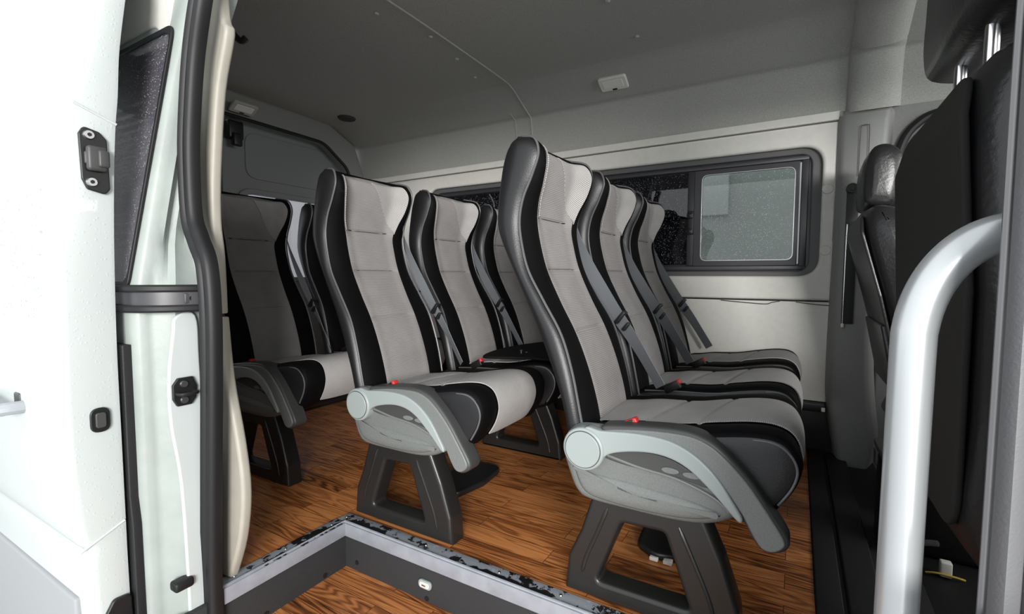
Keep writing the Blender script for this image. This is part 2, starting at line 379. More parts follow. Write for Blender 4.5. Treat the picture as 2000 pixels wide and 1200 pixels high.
# torn strips of black tape lying along the rear edge
def ragged(x0, y0, x1, y1, wmax, n, seed):
    rnd = random.Random(seed); vs, fs = [], []; d = Vector((x1-x0, y1-y0)); t = d.normalized(); nn = Vector((-t.y, t.x))
    top = []; 
    for i in range(n+1):
        q = Vector((x0, y0))+d*i/n; a = wmax*(.25+.75*rnd.random()); b = -wmax*.35*rnd.random()
        if i in (0, n): a = b = 0.0005
        vs += [(*(q+nn*a), .0052), (*(q+nn*b), .0052), (*(q+nn*a), .0046), (*(q+nn*b), .0046)]
    for i in range(n):
        k = i*4; fs += [(k, k+1, k+5, k+4), (k+2, k+6, k+7, k+3), (k, k+4, k+6, k+2), (k+1, k+3, k+7, k+5)]
    return vs, fs
for a in ((-1.166, .955, -1.166, .80, .02, 22, 1), (-1.165, .77, -1.165, .70, .018, 12, 5), (-1.15, .973, -1.0, .973, .022, 18, 2), (-.70, .972, -.48, .972, .012, 24, 3)):
    part('torn_tape', ragged(*a), BLACKPL, et, EO, kind='stuff')
sl = empty('step_light', (-.84, .957, -.085), 'small oval clear lamp set in the dark step riser', 'lamp')
def slab(name, pts, d0, d1, m, root, o, axis='y', bevel=.002, holes=(), **p):
    v, f = plateg(pts, holes, d0, d1, bevel, axis); return mesh(name, loc(v, o), f, m, root, **p)
O = (-.84, .957, -.085)
slab('bezel', rrect(-.862, -.818, -.098, -.074, .0119), .958, .9655, LIGHTPL, sl, O)
slab('lens', rrect(-.857, -.823, -.094, -.078, .0078), .9555, .960, mat('clear_lens', (.6, .58, .55), .15), sl, O)
part('contact', boxg(-.847, -.834, .9545, .9565, -.088, -.084, .0005), STEEL, sl, O)
for i, (x, y, z, ax) in enumerate(((-1.11, .9655, -.112, 'y'), (-.838, .9655, -.128, 'y'), (-.56, .9655, -.112, 'y'), (-1.1585, .889, -.126, 'x'), (-1.1585, .707, -.129, 'x'))):
    pth = [(x, y, z), (x, y-.0015, z)] if ax == 'y' else [(x, y, z), (x+.0015, y, z)]
    p = tube('bolt_hole_plug', pth, .007, BLACKPL, n=14)  # flat black discs stand in for the dark insides of bolt holes
    p['label'] = ['black round plug at the inner corner of the step riser', 'black round plug right below the oval step lamp', 'black round plug right of the oval step lamp', 'black round plug mid-way along the rear step riser', 'black round plug nearest the door pillar on the rear riser'][i]
    p['category'] = 'plug'; p['group'] = 'plugs in the step risers'

# --- front floor: black rubber sill and ribbed mat in front of the wood
struct(box('floor_front', XR, 1.6, .5, WY+.02, -.16, -.115, MATBLK, .002))
struct(mesh('trim_floor_sill', *merge([boxg(.063, .118, .99, WY, -.11, .006, .004), boxg(.118, .128, .99, WY, -.11, -.008, .002), boxg(.128, .20, .99, WY, -.11, .001, .006),
    boxg(.20, .215, .99, WY, -.11, -.03, .002), boxg(.215, .262, .99, WY, -.11, -.022, .005), boxg(.262, .31, .99, WY, -.11, -.055, .005)]), MATBLK))

# --- far wall: cream panels with window opening
wx0, wx1, wz0, wz1 = -2.06, .078, .752, 1.30
struct(plate('wall_far', [(-2.72, .648), (.128, .648), (.130, 1.390), (-2.72, 1.375)], [rrect(wx0, wx1, wz0, wz1, .085, 10)], WY, WY+.03, CREAM, .012))
struct(plate('wall_far_lower', [(-2.72, .215), (.124, .215), (.127, .642), (-2.72, .642)], [], WY+.002, WY+.02, CREAM, .003))
struct(plate('trim_far_upper', [(-2.72, 1.378), (.130, 1.393), (.133, 1.428), (-2.72, 1.413)], [], WY-.006, WY+.03, CREAM, .003))
struct(box('trim_seam_backing', -2.72, .13, WY+.022, WY+.03, .20, .66, MATBLK, 0))
struct(box('trim_far_ledge', -2.72, .122, WY-.03, WY+.02, .178, .213, BLACKPL, .004))
struct(box('trim_far_kick', -2.72, .15, WY+.0, WY+.03, -.02, .178, MATBLK, .002))
# window recess ring, outer frame, panes
rec = struct(plate('window_recess', rrect(wx0-.01, wx1+.01, wz0-.01, wz1+.01, .09, 10), [rrect(-2.02, .040, .774, 1.276, .05, 10)], WY+.03, WY+.052, RECESS, .006))
w = struct(empty('window_1', (-.9, WY+.06, .77), 'x', 'x')); del w['label']; del w['category']
WO = (-.9, WY+.06, .77)
fr_o = rrect(-2.03, .048, .766, 1.284, .045, 8)
slab('window_frame', fr_o, WY+.045, WY+.075, WINFR, w, WO, holes=[rrect(-2.0, -.466, .806, 1.250, .012), rrect(-.42, .006, .806, 1.250, .004)], bevel=.003)
slab('sliding_frame', rrect(-.438, -.004, .798, 1.252, .006), WY+.038, WY+.055, WINFR, w, WO, holes=[rrect(-.402, -.022, .826, 1.226, .028)], bevel=.003)
slab('seal_line', rrect(-.405, -.019, .823, 1.229, .030), WY+.0365, WY+.0385, STEEL, w, WO, holes=[rrect(-.4015, -.0225, .8265, 1.2255, .0275)], bevel=.0004)
part('jamb_rail', boxg(.002, .030, WY+.036, WY+.05, .79, 1.262, .004), WINFR, w, WO)
part('track', boxg(-1.98, .03, WY+.034, WY+.046, .778, .799, .003), WINFR, w, WO)
part('track', boxg(-1.98, .03, WY+.034, WY+.046, 1.252, 1.272, .003), WINFR, w, WO)
part('pane', boxg(-.404, -.02, WY+.050, WY+.054, .824, 1.228), GLASS_CLEAR, w, WO, smooth=0)
part('pane', boxg(-2.0, -.44, WY+.060, WY+.064, .80, 1.252), GLASS_DARK, w, WO, smooth=0)
part('mullion', boxg(-.468, -.436, WY+.040, WY+.07, .80, 1.252, .003), WINFR, w, WO)
part('mullion', boxg(-1.49, -1.45, WY+.050, WY+.07, .80, 1.252, .003), WINFR, w, WO)
lt = part('latch', boxg(-.462, -.436, WY+.024, WY+.041, .952, 1.063, .002), BLACKPL, w, WO)
for zz in (.965, 1.040):
    q = part('latch_button', merge([boxg(-.466, -.438, WY+.016, WY+.026, zz-.013, zz+.013, .004), boxg(-.456, -.446, WY+.011, WY+.017, zz-.006, zz+.006, .002)]), BLACKPL, lt, (0, 0, 0)); q.data.transform(Matrix.Translation((-WO[0], -WO[1], -WO[2])))
# fixings on the right edge of the cream panel
for i, z in enumerate((1.115, .860)):
    q = tube('trim_screw_cover', [(.098, WY-.0005, z), (.098, WY-.004, z)], [.021, .019], CREAM, n=24)
    q['label'] = ['cream round screw cover beside the window, upper one', 'cream round screw cover beside the window, lower one'][i]; q['category'] = 'screw cover'; q['group'] = 'screw covers on the window panel'
struct(box('trim_far_edge', .114, .122, WY-.0025, WY, .90, 1.08, CREAM, .001))
cw = tube('loose_cable', cr([(-.30, WY-.003, .640), (-.22, WY-.004, .634), (-.12, WY-.004, .628), (-.09, WY-.004, .636), (-.06, WY-.003, .642)], 6), .0017, BLACKPL, n=6)
cw['label'] = 'thin black wire drooping from the seam of the cream wall under the window'; cw['category'] = 'wire'
cw = tube('loose_cable', cr([(.0, WY-.003, .640), (.05, WY-.004, .634), (.124, WY-.004, .628)], 6), .0017, BLACKPL, n=6)
cw['label'] = 'thin black wire in the cream wall seam next to the grey pillar'; cw['category'] = 'wire'
q = box('trim_clip', .108, .122, WY-.036, WY-.028, .180, .198, WHITEPL, .003); q['label'] = 'small white clip at the right end of the black wall ledge'; q['category'] = 'clip'

# --- headliner: wall section, crease, sloped cove, ceiling, mirrored on the door side
yc = 1.50
half = [(WY+.015, 1.42), (WY+.005, 1.52), (WY-.012, 1.605), (WY-.022, 1.628), (WY-.045, 1.637), (WY-.075, 1.652), (2.23, 1.706), (2.185, 1.722), (2.12, 1.731), (1.8, 1.738), (yc, 1.741)]
near = [(2*yc-y, z) for y, z in half[::-1]][1:]
near = [(y, z) for y, z in near if z > 1.60]+[(.615, 1.56), (.61, 1.50)]
sec = cr(half+near, 3)
def shell(name, x0, x1, s, m, th=.012, inset=0):
    vs, fs = [], []; n = len(s)
    for x in (x0, x1):
        for (y, z) in s:
            vs.append((x, y+(yc-y)*inset, z-inset*.9))
        for (y, z) in s: vs.append((x, y-(yc-y)*th, z+th))
    for i in range(n-1):
        fs += [(i, i+1, 2*n+i+1, 2*n+i), (n+i, 3*n+i, 3*n+i+1, n+i+1), (i, n+i, n+i+1, i+1), (2*n+i, 2*n+i+1, 3*n+i+1, 3*n+i)]
    fs += [(0, 2*n, 3*n, n), (n-1, 2*n-1, 4*n-1, 3*n-1)]
    return mesh(name, vs, fs, m)
struct(shell('ceiling', -2.72, .155, sec, HEAD))
struct(shell('ceiling_front', .32, 1.6, sec, HEAD))
ridge = [(-1.300, y-.001*(1 if y > yc else -1), z-.001) for y, z in sec if z < 1.80]
struct(tube('trim_ceiling_seam', [p for p in ridge if p[1] > .7], .0045, HEAD, n=8))
struct(tube('trim_ceiling_seam_rear', [(-1.40, y-.001, z) for y, z in sec if y > 2.33], .003, HEAD, n=8))
# B-pillar bow across the roof, bulging inward
def bow(xs, ins, s):
    vs, fs = [], []; n = len(s)
    for x, d in zip(xs, ins):
        for i, (y, z) in enumerate(s):
            k = max(-1, min(1, (y-yc)/.7)); vs.append((x, y-d*k*(1 if abs(y-yc) > .6 else .6), z-d*(.9 if abs(y-yc) < .85 else .25)))
    for j in range(len(xs)-1):
        for i in range(n-1): fs.append((j*n+i, j*n+i+1, (j+1)*n+i+1, (j+1)*n+i))
    return vs, fs
v, f = bow([.148, .152, .165, .19, .225, .26, .29, .318, .33], [-.01, .012, .030, .042, .046, .046, .040, .020, -.01], sec)
struct(mesh('trim_roof_bow', v, f, HEAD, smooth=60))
dm = []
for i, (x, y) in enumerate(((-1.40, 1.36), (-1.34, 1.60), (-1.37, 1.82), (-1.41, 2.02), (-.62, 1.72), (-.60, 2.02))):
    q = tube('ceiling_button', [(x, y, 1.7375-(.004 if y > 1.9 else 0)), (x, y, 1.731-(.004 if y > 1.9 else 0))], [.011, .007], HEAD, n=14)
    q['label'] = ['grey headliner button left of the roof seam near its top', 'grey headliner button left of the roof seam, second down', 'grey headliner button left of the roof seam, third down', 'grey headliner button left of the roof seam, lowest', 'grey headliner button right of the seam, higher one', 'grey headliner button above and right of the white dome lamp'][i]
    q['category'] = 'button'; q['group'] = 'headliner buttons'

# --- dome lamp on the sloped cove
def dome(name, label, c, ax, nrm, wid, hgt, m, m2):
    ax = Vector(ax).normalized(); nn = Vector(nrm).normalized(); up = nn.cross(ax).normalized()
    root = empty(name, c, label, 'lamp')
    def tr(geo): return [tuple(ax*v[0]+up*v[1]+nn*v[2]) for v in geo[0]], geo[1]
    v, f = plateg(rrect(-wid/2, wid/2, -hgt/2, hgt/2, .012), [], 0, .016, .005, 'z'); mesh('housing', *tr((v, f)), m, root)
    v, f = plateg(rrect(-wid*.36, wid*.36, -hgt*.24, hgt*.30, .006), [], .014, .0185, .002, 'z'); mesh('lens', *tr((v, f)), m2, root)
    v, f = merge([boxg(-.01, .012, -hgt*.42, -hgt*.32, .015, .019, .001)]); mesh('switch', *tr((v, f)), BLACKPL, root)
    return root
LENS = mat('milky_lens', (.80, .80, .75), .2)
dome('dome_lamp', 'white rectangular dome lamp on the sloped grey headliner above the seats', (-.79, 2.292, 1.682), (1, .03, 0), (0, -.37, -.93), .135, .085, WHITEPL, LENS)
dome('dome_lamp', 'dim cream lamp on the header above the rear doors', (-2.60, 1.55, 1.655), (0, 1, 0), (.5, 0, -.85), .135, .075, mat('aged_lamp', (.42, .42, .38), .5), LENS)
q = tube('roof_speaker', [(-2.45, 2.12, 1.735), (-2.45, 2.12, 1.722)], [.058, .05], mat('grey_grille', (.05, .052, .05), .8, bump=(900, 1, .002)), n=28); q['label'] = 'dark oval speaker grille in the rear corner of the headliner'; q['category'] = 'speaker'
hk = tube('coat_hook', cr([(-1.86, 1.06, 1.70), (-1.85, 1.07, 1.66), (-1.83, 1.09, 1.63), (-1.81, 1.10, 1.64)], 4), .012, BLACKPL, n=8); hk['label'] = 'black coat hook on the dark headliner beside the cream pillar strip'; hk['category'] = 'hook'

# --- rear: header, arch and the two rear doors
XB = -2.72
arch_out = [(.60, -.02), (.60, 1.50), (.80, 1.735), (1.5, 1.75), (2.15, 1.74), (2.36, 1.64), (2.45, 1.42), (2.45, -.02)]
arch_in = fillet([(.72, .10), (.72, 1.50), (.86, 1.62), (2.10, 1.60), (2.30, 1.46), (2.32, .10)], [.02, .08, .08, .16, .12, .02], 8)
struct(plate('wall_rear', arch_out, [arch_in], XB, XB+.07, GTRIM, .018, 'x'))
struct(tube('trim_rear_seal', [(XB+.075, y, z) for y, z in arch_in]+[(XB+.075, *arch_in[0])], .010, RUBBER, n=8))
for i, (a, b) in enumerate(((.70, 1.498), (1.504, 2.34))):
    d = struct(empty('door_%d' % (i+1), (XB-.05, a, 0), 'x', 'x')); del d['label']; del d['category']; DO = (XB-.05, a, 0)
    hole = rrect(a+.10, b-.10, .74, 1.222, .09)
    outer = [(a, .05), (b, .05), (b, 1.45 if i else 1.64), (b-.14 if i else b, 1.64), (a, 1.64)] if i else [(a, .05), (b, .05), (b, 1.64), (a+.14, 1.64), (a, 1.50)]
    slab('door_panel', fillet(outer, .03), XB-.06, XB-.02, RDOOR, d, DO, 'x', .006, [hole])
    slab('window_surround', rrect(a+.07, b-.07, .71, 1.252, .10), XB-.025, XB-.008, RDOOR, d, DO, 'x', .006, [rrect(a+.10, b-.10, .74, 1.222, .09)])
    slab('inner_panel', rrect(a+.13, b-.10, 1.31, 1.57, .07), XB-.022, XB-.014, RDOOR, d, DO, 'x', .004)
    slab('pane', rrect(a+.09, b-.09, .73, 1.232, .09), XB-.05, XB-.046, GLASS_REAR, d, DO, 'x', .0005)
lc = mesh('rear_door_latch', *merge([boxg(XB-.01, XB+.04, 1.515, 1.60, 1.50, 1.60, .01), boxg(XB+.03, XB+.06, 1.53, 1.58, 1.46, 1.53, .008)]), BLACKPL); lc['label'] = 'black latch hanging under the header lamp at the rear doors'; lc['category'] = 'latch'

# --- near-side wall inside, behind the opening (rear quarter)
struct(plate('wall_near', [(-2.70, -.02), (-1.26, -.02), (-1.26, 1.53), (-2.70, 1.53)], [rrect(-2.45, -1.30, .75, 1.34, .06)], .585, .615, CREAM, .006))
struct(box('trim_near_upper', -2.72, -1.20, .55, .63, 1.50, 1.60, HEAD, .01))
struct(box('trim_door_header', -1.25, .30, .50, .63, 1.52, 1.66, HEAD, .02))

# --- cream pillar strip at the opening and lower wing
cream = [(-1.131, 1.48), (-1.120, 1.331), (-1.105, 1.290), (-1.150, 1.173), (-1.180, 1.001), (-1.188, .882), (-1.178, .797), (-1.175, .660)]
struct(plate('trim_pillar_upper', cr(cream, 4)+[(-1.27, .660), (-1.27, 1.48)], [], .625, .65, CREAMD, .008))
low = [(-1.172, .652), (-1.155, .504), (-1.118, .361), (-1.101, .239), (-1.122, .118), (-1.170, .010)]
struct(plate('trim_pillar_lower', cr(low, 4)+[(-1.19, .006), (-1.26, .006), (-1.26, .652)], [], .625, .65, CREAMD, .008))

# --- rubber seals of the door opening
sp = [(-1.06, .60, 1.50), (-1.085, .59, 1.42), (-1.105, .58, 1.332), (-1.140, .58, 1.236), (-1.163, .58, 1.132), (-1.178, .58, 1.023), (-1.176, .58, .887), (-1.150, .58, .828), (-1.120, .58, .771), (-1.112, .58, .658), (-1.120, .58, .50), (-1.135, .58, .30), (-1.152, .58, .05), (-1.152, .58, -.14)]
prof = [(-.024, -.012), (-.025, .008), (-.018, .015), (-.009, .012), (-.005, .002), (-.001, .010), (.010, .017), (.022, .012), (.025, .0), (.022, -.014), (0, -.018)]
# profile: a across X, b toward the outside
v, f = sweep(cr(sp, 6), prof, (1, 0, 0))
v2 = [(x-.012, y, z) for x, y, z in v]
struct(mesh('trim_seal_rear', v2, f, RUBBER, smooth=60))
sr = [(.185, .53, 1.5), (.170, .515, 1.2), (.160, .50, .97), (.160, .50, .73), (.160, .50, .46), (.158, .50, .0), (.158, .50, -.14)]
SEALG = mat('grey_rubber_seal', (.12, .12, .125), .42, spec=.6, bump=(400, .3, .0008))
v, f = sweep(cr(sr, 6), prof, (1, 0, 0)); struct(mesh('trim_seal_front', v, f, SEALG, smooth=60))
v, f = tubeg([(x-.028, y-.004, z) for x, y, z in cr(sr, 6)], .0022, 6); struct(mesh('trim_seal_stitch', v, f, PIPING))

# --- body C-pillar jamb with striker and rail, seen beside the open door
def jsh(z):
    S_ = lambda a, b: (lambda t: t*t*(3-2*t))(max(0, min(1, (z-a)/(b-a))))
    return -.045*S_(.70, .86)*(1-S_(1.12, 1.36))
jam = [(-1.20, -.60), (-1.20, .0), (-1.20, .5), (-1.203, .9), (-1.200, 1.2), (-1.178, 1.36), (-1.13, 1.52), (-1.08, 1.62)]
def jamb_g():   # stepped jamb section swept upwards; (x offset, y) pairs
    vs, fs = [], []; secp = [(.022, .590), (.018, .560), (.014, .538), (-.002, .528), (-.006, .520), (-.018, .512), (-.022, .500), (-.024, .486), (-.032, .478), (-.05, .474), (-.30, .474), (-1.45, .474), (-1.45, .60), (-.06, .60)]
    zs = sorted([-.6, 0, .3, .5, .62, .70, .735, .78, .82, .86, .9, 1.0, 1.1, 1.16, 1.22, 1.28, 1.305, 1.36, 1.42, 1.52, 1.62]); P = []
    for z in zs:
        for (xa, za), (xb, zb) in zip(jam, jam[1:]):
            if za <= z <= zb: P.append((xa+(xb-xa)*(z-za)/(zb-za), z)); break
    for x, z in P:
        tum = max(0, z-.70)*.18
        for q_, (a, y) in enumerate(secp): vs.append((x+a+(jsh(z)*(1, 1, .9, .7, .5)[q_] if q_ < 5 else 0)-(.008 if q_ < 2 else 0), y+tum*(1 if y < .57 else .15), z))
    n = len(secp)
    for i in range(len(P)-1):
        for k in range(n-1):
            if k >= 10 and .73 <= P[i][1] < 1.30: continue      # window opening
            fs.append((i*n+k, i*n+k+1, (i+1)*n+k+1, (i+1)*n+k))
    return vs, fs
struct(mesh('wall_body_side', *jamb_g(), BODYW, smooth=40))
# white smooth jamb face panel with stamped outline
jp = fillet([(-1.17, -.30), (-1.17, .2)], 0) if False else None
v, f = plateg(cr([(.575, .66), (.580, .55), (.584, .30), (.585, -.25), (.540, -.25), (.536, .05), (.530, .28), (.515, .42), (.514, .52), (.526, .62), (.534, .66)], 5, True), [], -1.186, -1.176, .004, 'x'); struct(mesh('trim_jamb_panel', v, f, BODY))
# rear quarter glass on body side
qw = struct(empty('window_2', (-1.7, .47, .73), 'x', 'x')); del qw['label']; del qw['category']
def tum(y, z): return y+max(0, z-.70)*.18
def sideplate(name, pts, y0, y1, m, holes=(), bevel=.003):
    v, f = plateg(pts, holes, y0, y1, bevel, 'y'); v = [(x, tum(y, z), z) for x, y, z in v]; return mesh(name, loc(v, (-1.7, .47, .73)), f, m, qw)
win_poly = fillet([(-2.5, .735), (-1.255, .735), (-1.250, .95), (-1.240, 1.305), (-2.5, 1.305)], [.03, .03, 0, .03, .03])
sideplate('pane', win_poly, .4695, .4725, GLASS_SIDE)
sideplate('window_seal', fillet([(-2.52, .715), (-1.245, .715), (-1.240, .95), (-1.230, 1.32), (-2.52, 1.32)], .03), .467, .4735, RUBBER, [win_poly])
# sliding-door track on the body
tr_ = empty('door_guide_rail', (-1.25, .5, .70), 'black horizontal sliding door track across the white pillar', 'rail'); TO = (-1.25, .5, .70)
path = cr([(-1.9, .476, .70), (-1.5, .476, .70), (-1.30, .476, .70), (-1.235, .480, .70), (-1.198, .505, .70), (-1.172, .545, .70), (-1.158, .590, .70)], 5)
for nm, dz, hh in (('upper_flange', .022, .008), ('lower_flange', -.022, .008)):
    v, f = sweep([(x, y, z+dz) for x, y, z in path], [(-hh, -.014), (-hh, .012), (-hh*.5, .015), (hh*.5, .015), (hh, .012), (hh, -.014)], (0, 0, 1)); part(nm, (v, f), RUBBER, tr_, TO)
v, f = sweep(path, [(-.022, -.012), (-.022, .004), (.022, .004), (.022, -.012)], (0, 0, 1)); part('channel', ([(x+.006, y+.0, z) for x, y, z in v], f), mat('dark_channel', (.05, .05, .055), .35), tr_, TO)
part('stop_block', boxg(-1.176, -1.158, .545, .575, .688, .712, .003), DARKPL, tr_, TO)
part('screw', tubeg([(-1.161, .56, .70), (-1.157, .56, .70)], .006, 12), BLACKPL, tr_, TO)
# striker on the jamb
sk = empty('door_striker', (-1.17, .54, .495), 'black door striker plate with two screws on the white jamb', 'striker'); SO = (-1.17, .54, .495)
slab('base_plate', fillet([(.519, .476), (.527, .460), (.556, .460), (.566, .474), (.569, .500), (.561, .523), (.530, .523), (.519, .508)], .004), -1.177, -1.169, BLACKPL, sk, SO, 'x', .002)
for z in (.509, .473): part('screw', tubeg([(-1.170, .541, z), (-1.165, .541, z)], [.0085, .007], 16), STEEL, sk, SO)
part('loop', tubeg(cr([(-1.170, .526, .489), (-1.152, .528, .489), (-1.148, .545, .489), (-1.152, .560, .489), (-1.170, .562, .489)], 5), .004, 8), RUBBER, sk, SO)
# dark trim strip between body and door low down
q = struct(plate('trim_body_side_moulding', [(-1.45, -.3), (-1.232, -.3), (-1.236, .20), (-1.244, .26), (-1.244, .60), (-1.45, .60)], [], .458, .476, MATBLK, .003))
q = mesh('jamb_bump_stop', *merge([boxg(-1.195, -1.165, .505, .545, .040, .062, .006)]), RUBBER); q['label'] = 'small black rubber stop at the foot of the white jamb'; q['category'] = 'bump stop'

# ================================================================== open sliding door outside the body
sd = empty('sliding_door', (-1.25, .41, -.2), 'white sliding door slid open, its wet front edge facing forward', 'door'); DOo = (-1.25, .41, -.2)
def door_edge():
    prof_ = [(1.62, .50, .548), (1.40, .455, .512), (1.235, .425, .488), (1.13, .400, .480), (1.06, .385, .473), (.95, .370, .466), (.80, .358, .460), (.60, .352, .456), (.40, .352, .456), (.26, .360, .456), (.20, .368, .456), (.175, .383, .456), (.13, .380, .456), (0, .384, .457), (-.12, .392, .458), (-.35, .40, .46)]
    P = cr(prof_, 5); vs, fs = [], []; 
    for z, yo, yi in P:
        ring = [(-1.275, yi-.004), (-1.266, yi), (-1.252, yi-.004), (-1.250, yi-.012), (-1.250, yo+.022), (-1.2515, yo+.010), (-1.256, yo+.003), (-1.266, yo), (-1.9, yo-.002), (-2.55, yo), (-2.55, yo+.03), (-1.32, yi-.05)]
        vs += [(x, y, z) for x, y in ring]
    n = 12
    for i in range(len(P)-1):
        for k in range(n): fs.append((i*n+k, i*n+(k+1) % n, (i+1)*n+(k+1) % n, (i+1)*n+k))
    fs += [tuple(range(n)), tuple((len(P)-1)*n+k for k in range(n))[::-1]]
    return vs, fs
part('door_shell', door_edge(), WET, sd, DOo, smooth=50)
part('edge_crease', tubeg([(-1.2495, .400, 1.095), (-1.2495, .470, 1.068)], .003, 8), WET, sd, DOo)
part('edge_crease', tubeg([(-1.2500, .372, .178), (-1.2500, .450, .215)], .0022, 8), WET, sd, DOo)
part('edge_crease', tubeg([(-1.2500, .395, -.075), (-1.2500, .455, -.030)], .0022, 8), WET, sd, DOo)
# window in the outer skin, handle, lower cladding
v, f = plateg(rrect(-2.42, -1.295, .662, .93, .02), [], .0, .004, .001, 'y')
YO = [(.60, .352), (.80, .358), (.95, .370), (1.06, .385), (1.13, .400), (1.235, .425), (1.40, .455)]
def yo_at(z):
    for (a, p_), (b, q_) in zip(YO, YO[1:]):
        if z <= b: return p_+(q_-p_)*(z-a)/(b-a)
    return .455
part('window_pane', ([(x, y+yo_at(z)-.011, z) for x, y, z in v], f), GLASS_DOOR, sd, DOo)
hd = part('handle', merge([tubeg(cr([(-1.452, .352, .462), (-1.457, .325, .462), (-1.480, .312, .460), (-1.60, .310, .465), (-1.66, .318, .463), (-1.68, .352, .463)], 6), .014, 10)]), mat('grey_handle', (.33, .35, .37), .4), sd, DOo)
part('handle_recess', boxg(-1.50, -1.465, .347, .356, .455, .490, .006), DARKPL, sd, DOo)
part('lower_cladding', boxg(-2.55, -1.30, .372, .392, -.35, .06, .006), CLADDING, sd, DOo)
# upper hinge plate on the door edge
hp = part('hinge_plate', plateg(fillet([(.414, .925), (.406, .945), (.404, 1.035), (.412, 1.050), (.438, 1.044), (.450, 1.030), (.452, .930), (.444, .918)], .008), [], -1.250, -1.243, .002, 'x'), BLACKPL, sd, DOo)
def sub(name, geo, m, parent, o, **p): return mesh(name, loc(geo[0], o), geo[1], m, parent, **p)
for y, z in ((.420, 1.034), (.421, .940)):
    sub('screw', tubeg([(-1.243, y, z), (-1.238, y, z)], [.010, .008], 18), STEEL, hp, DOo)
    sub('screw', tubeg([(-1.238, y, z), (-1.237, y, z)], .004, 6), BLACKPL, hp, DOo)
sub('hinge_block', merge([boxg(-1.244, -1.228, .412, .446, .962, 1.012, .006), boxg(-1.232, -1.222, .428, .447, .970, 1.004, .004), boxg(-1.244, -1.236, .410, .432, .975, 1.000, .003)]), DARKPL, hp, DOo)
gp = part('guide_socket', plateg(rrect(.398, .432, .422, .474, .0165), [], -1.250, -1.244, .002, 'x', 3), BLACKPL, sd, DOo)
sub('socket_insert', plateg(rrect(.406, .424, .432, .464, .006), [], -1.246, -1.240, .002, 'x'), DARKPL, gp, DOo)
part('lower_bracket', plateg(fillet([(.40, -.12), (.402, .02), (.42, .052), (.452, .050), (.456, -.12)], .012), [], -1.250, -1.240, .003, 'x'), BLACKPL, sd, DOo)

# ================================================================== front door pillar (right edge of opening), outside skin
struct(plate('wall_front_pillar', [(.168, -.60), (.168, 0), (.172, .9), (.19, 1.5), (.21, 1.66), (1.6, 1.66), (1.6, -.60)], [rrect(.42, 1.5, .72, 1.35, .08)], .50, .57, GTRIM, .006))
struct(box('trim_front_pillar_skin', .129, 1.6, .445, .475, -.6, .50, BODY, .01))
struct(box('trim_sill', -1.2, .3, .40, .50, -.22, -.16, BODY, .01))

# ================================================================== B-pillar trim on the far side
def far_pillar():
    st = [  # z, x_left, x_right, y_face
        (1.425, .138, .300, 2.415), (1.40, .136, .298, 2.400), (1.36, .134, .290, 2.388), (1.0, .134, .275, 2.375), (.70, .130, .262, 2.372), (.45, .127, .258, 2.368), (.25, .130, .270, 2.36), (.10, .150, .285, 2.345), (-.02, .170, .270, 2.34), (-.06, .180, .255, 2.342)]
    P = cr(st, 4); vs, fs = [], []
    for z, a, b, y in P:
        vs += [(a-.012, WY+.03, z), (a-.008, WY-.01, z), (a+.002, y+.010, z), (a+.016, y, z), (b-.02, y, z), (b-.004, y+.008, z), (b+.004, y+.03, z), (b+.03, WY+.03, z)]
    n = 8
    for i in range(len(P)-1):
        for k in range(n-1): fs.append((i*n+k, (i+1)*n+k, (i+1)*n+k+1, i*n+k+1))
    fs += [tuple(range(n)), tuple((len(P)-1)*n+k for k in range(n))[::-1]]
    return vs, fs
v, f = far_pillar(); struct(mesh('trim_far_pillar', v, f, GTRIM, smooth=55))
sg = [(.198, 2.3745, 1.33), (.204, 2.3745, 1.345), (.212, 2.3745, 1.348), (.220, 2.3745, 1.345), (.226, 2.3745, 1.33), (.226, 2.370, 1.15)]
struct(tube('trim_far_pillar_slot', cr([(.196, 2.372, 1.15)]+sg, 3), .0016, DARKPL, n=6))
# rear-seat belt of the driver on that pillar
ba = empty('driver_belt', (.16, 2.34, 1.1), 'black seat belt running down the grey pillar behind the driver seat', 'seat belt'); BO = (.16, 2.34, 1.1)
part('anchor', merge([tubeg([(.176, 2.372, 1.10), (.176, 2.335, 1.10)], .019, 16), tubeg([(.176, 2.345, 1.10), (.176, 2.325, 1.10)], .011, 12)]), BLACKPL, ba, BO)
part('webbing', boxg(.160, .200, 2.355, 2.358, .56, 1.10, .0005), mat('black_webbing', (.012, .012, .014), .6), ba, BO)
part('guide_edge', boxg(.163, .167, 2.35, 2.362, .56, .96, .001), CHROME, ba, BO)
part('guide_clip', boxg(.160, .170, 2.342, 2.356, .545, .562, .003), WHITEPL, ba, BO)
# driver door with arched window seal
struct(plate('wall_front_far', [(.29, -.10), (1.6, -.10), (1.6, 1.45), (.29, 1.45)], [fillet([(.34, .72), (1.45, .72), (1.2, 1.37), (.46, 1.37), (.335, 1.24)], [.05, .05, .1, .10, .12], 10)], WY+.015, WY+.045, GTRIM, .006))
arc = cr([(.325, WY, .80), (.322, WY, 1.15), (.334, WY, 1.265), (.375, WY, 1.335), (.45, WY, 1.372), (.65, WY, 1.38), (1.2, WY, 1.375)], 8)
struct(tube('trim_door_seal', arc, .016, RUBBER, n=10))
struct(tube('trim_door_edge', [(x+.026, y+.004, z-.026) for x, y, z in arc], .011, WHITEPL, n=10))
w3 = struct(box('window_3', .33, 1.48, WY+.028, WY+.032, .70, 1.40, GLASS_DARK, 0, smooth=0))
struct(box('wall_bulkhead', 1.58, 1.62, .5, WY+.04, -.15, .55, DARKPL, .01))

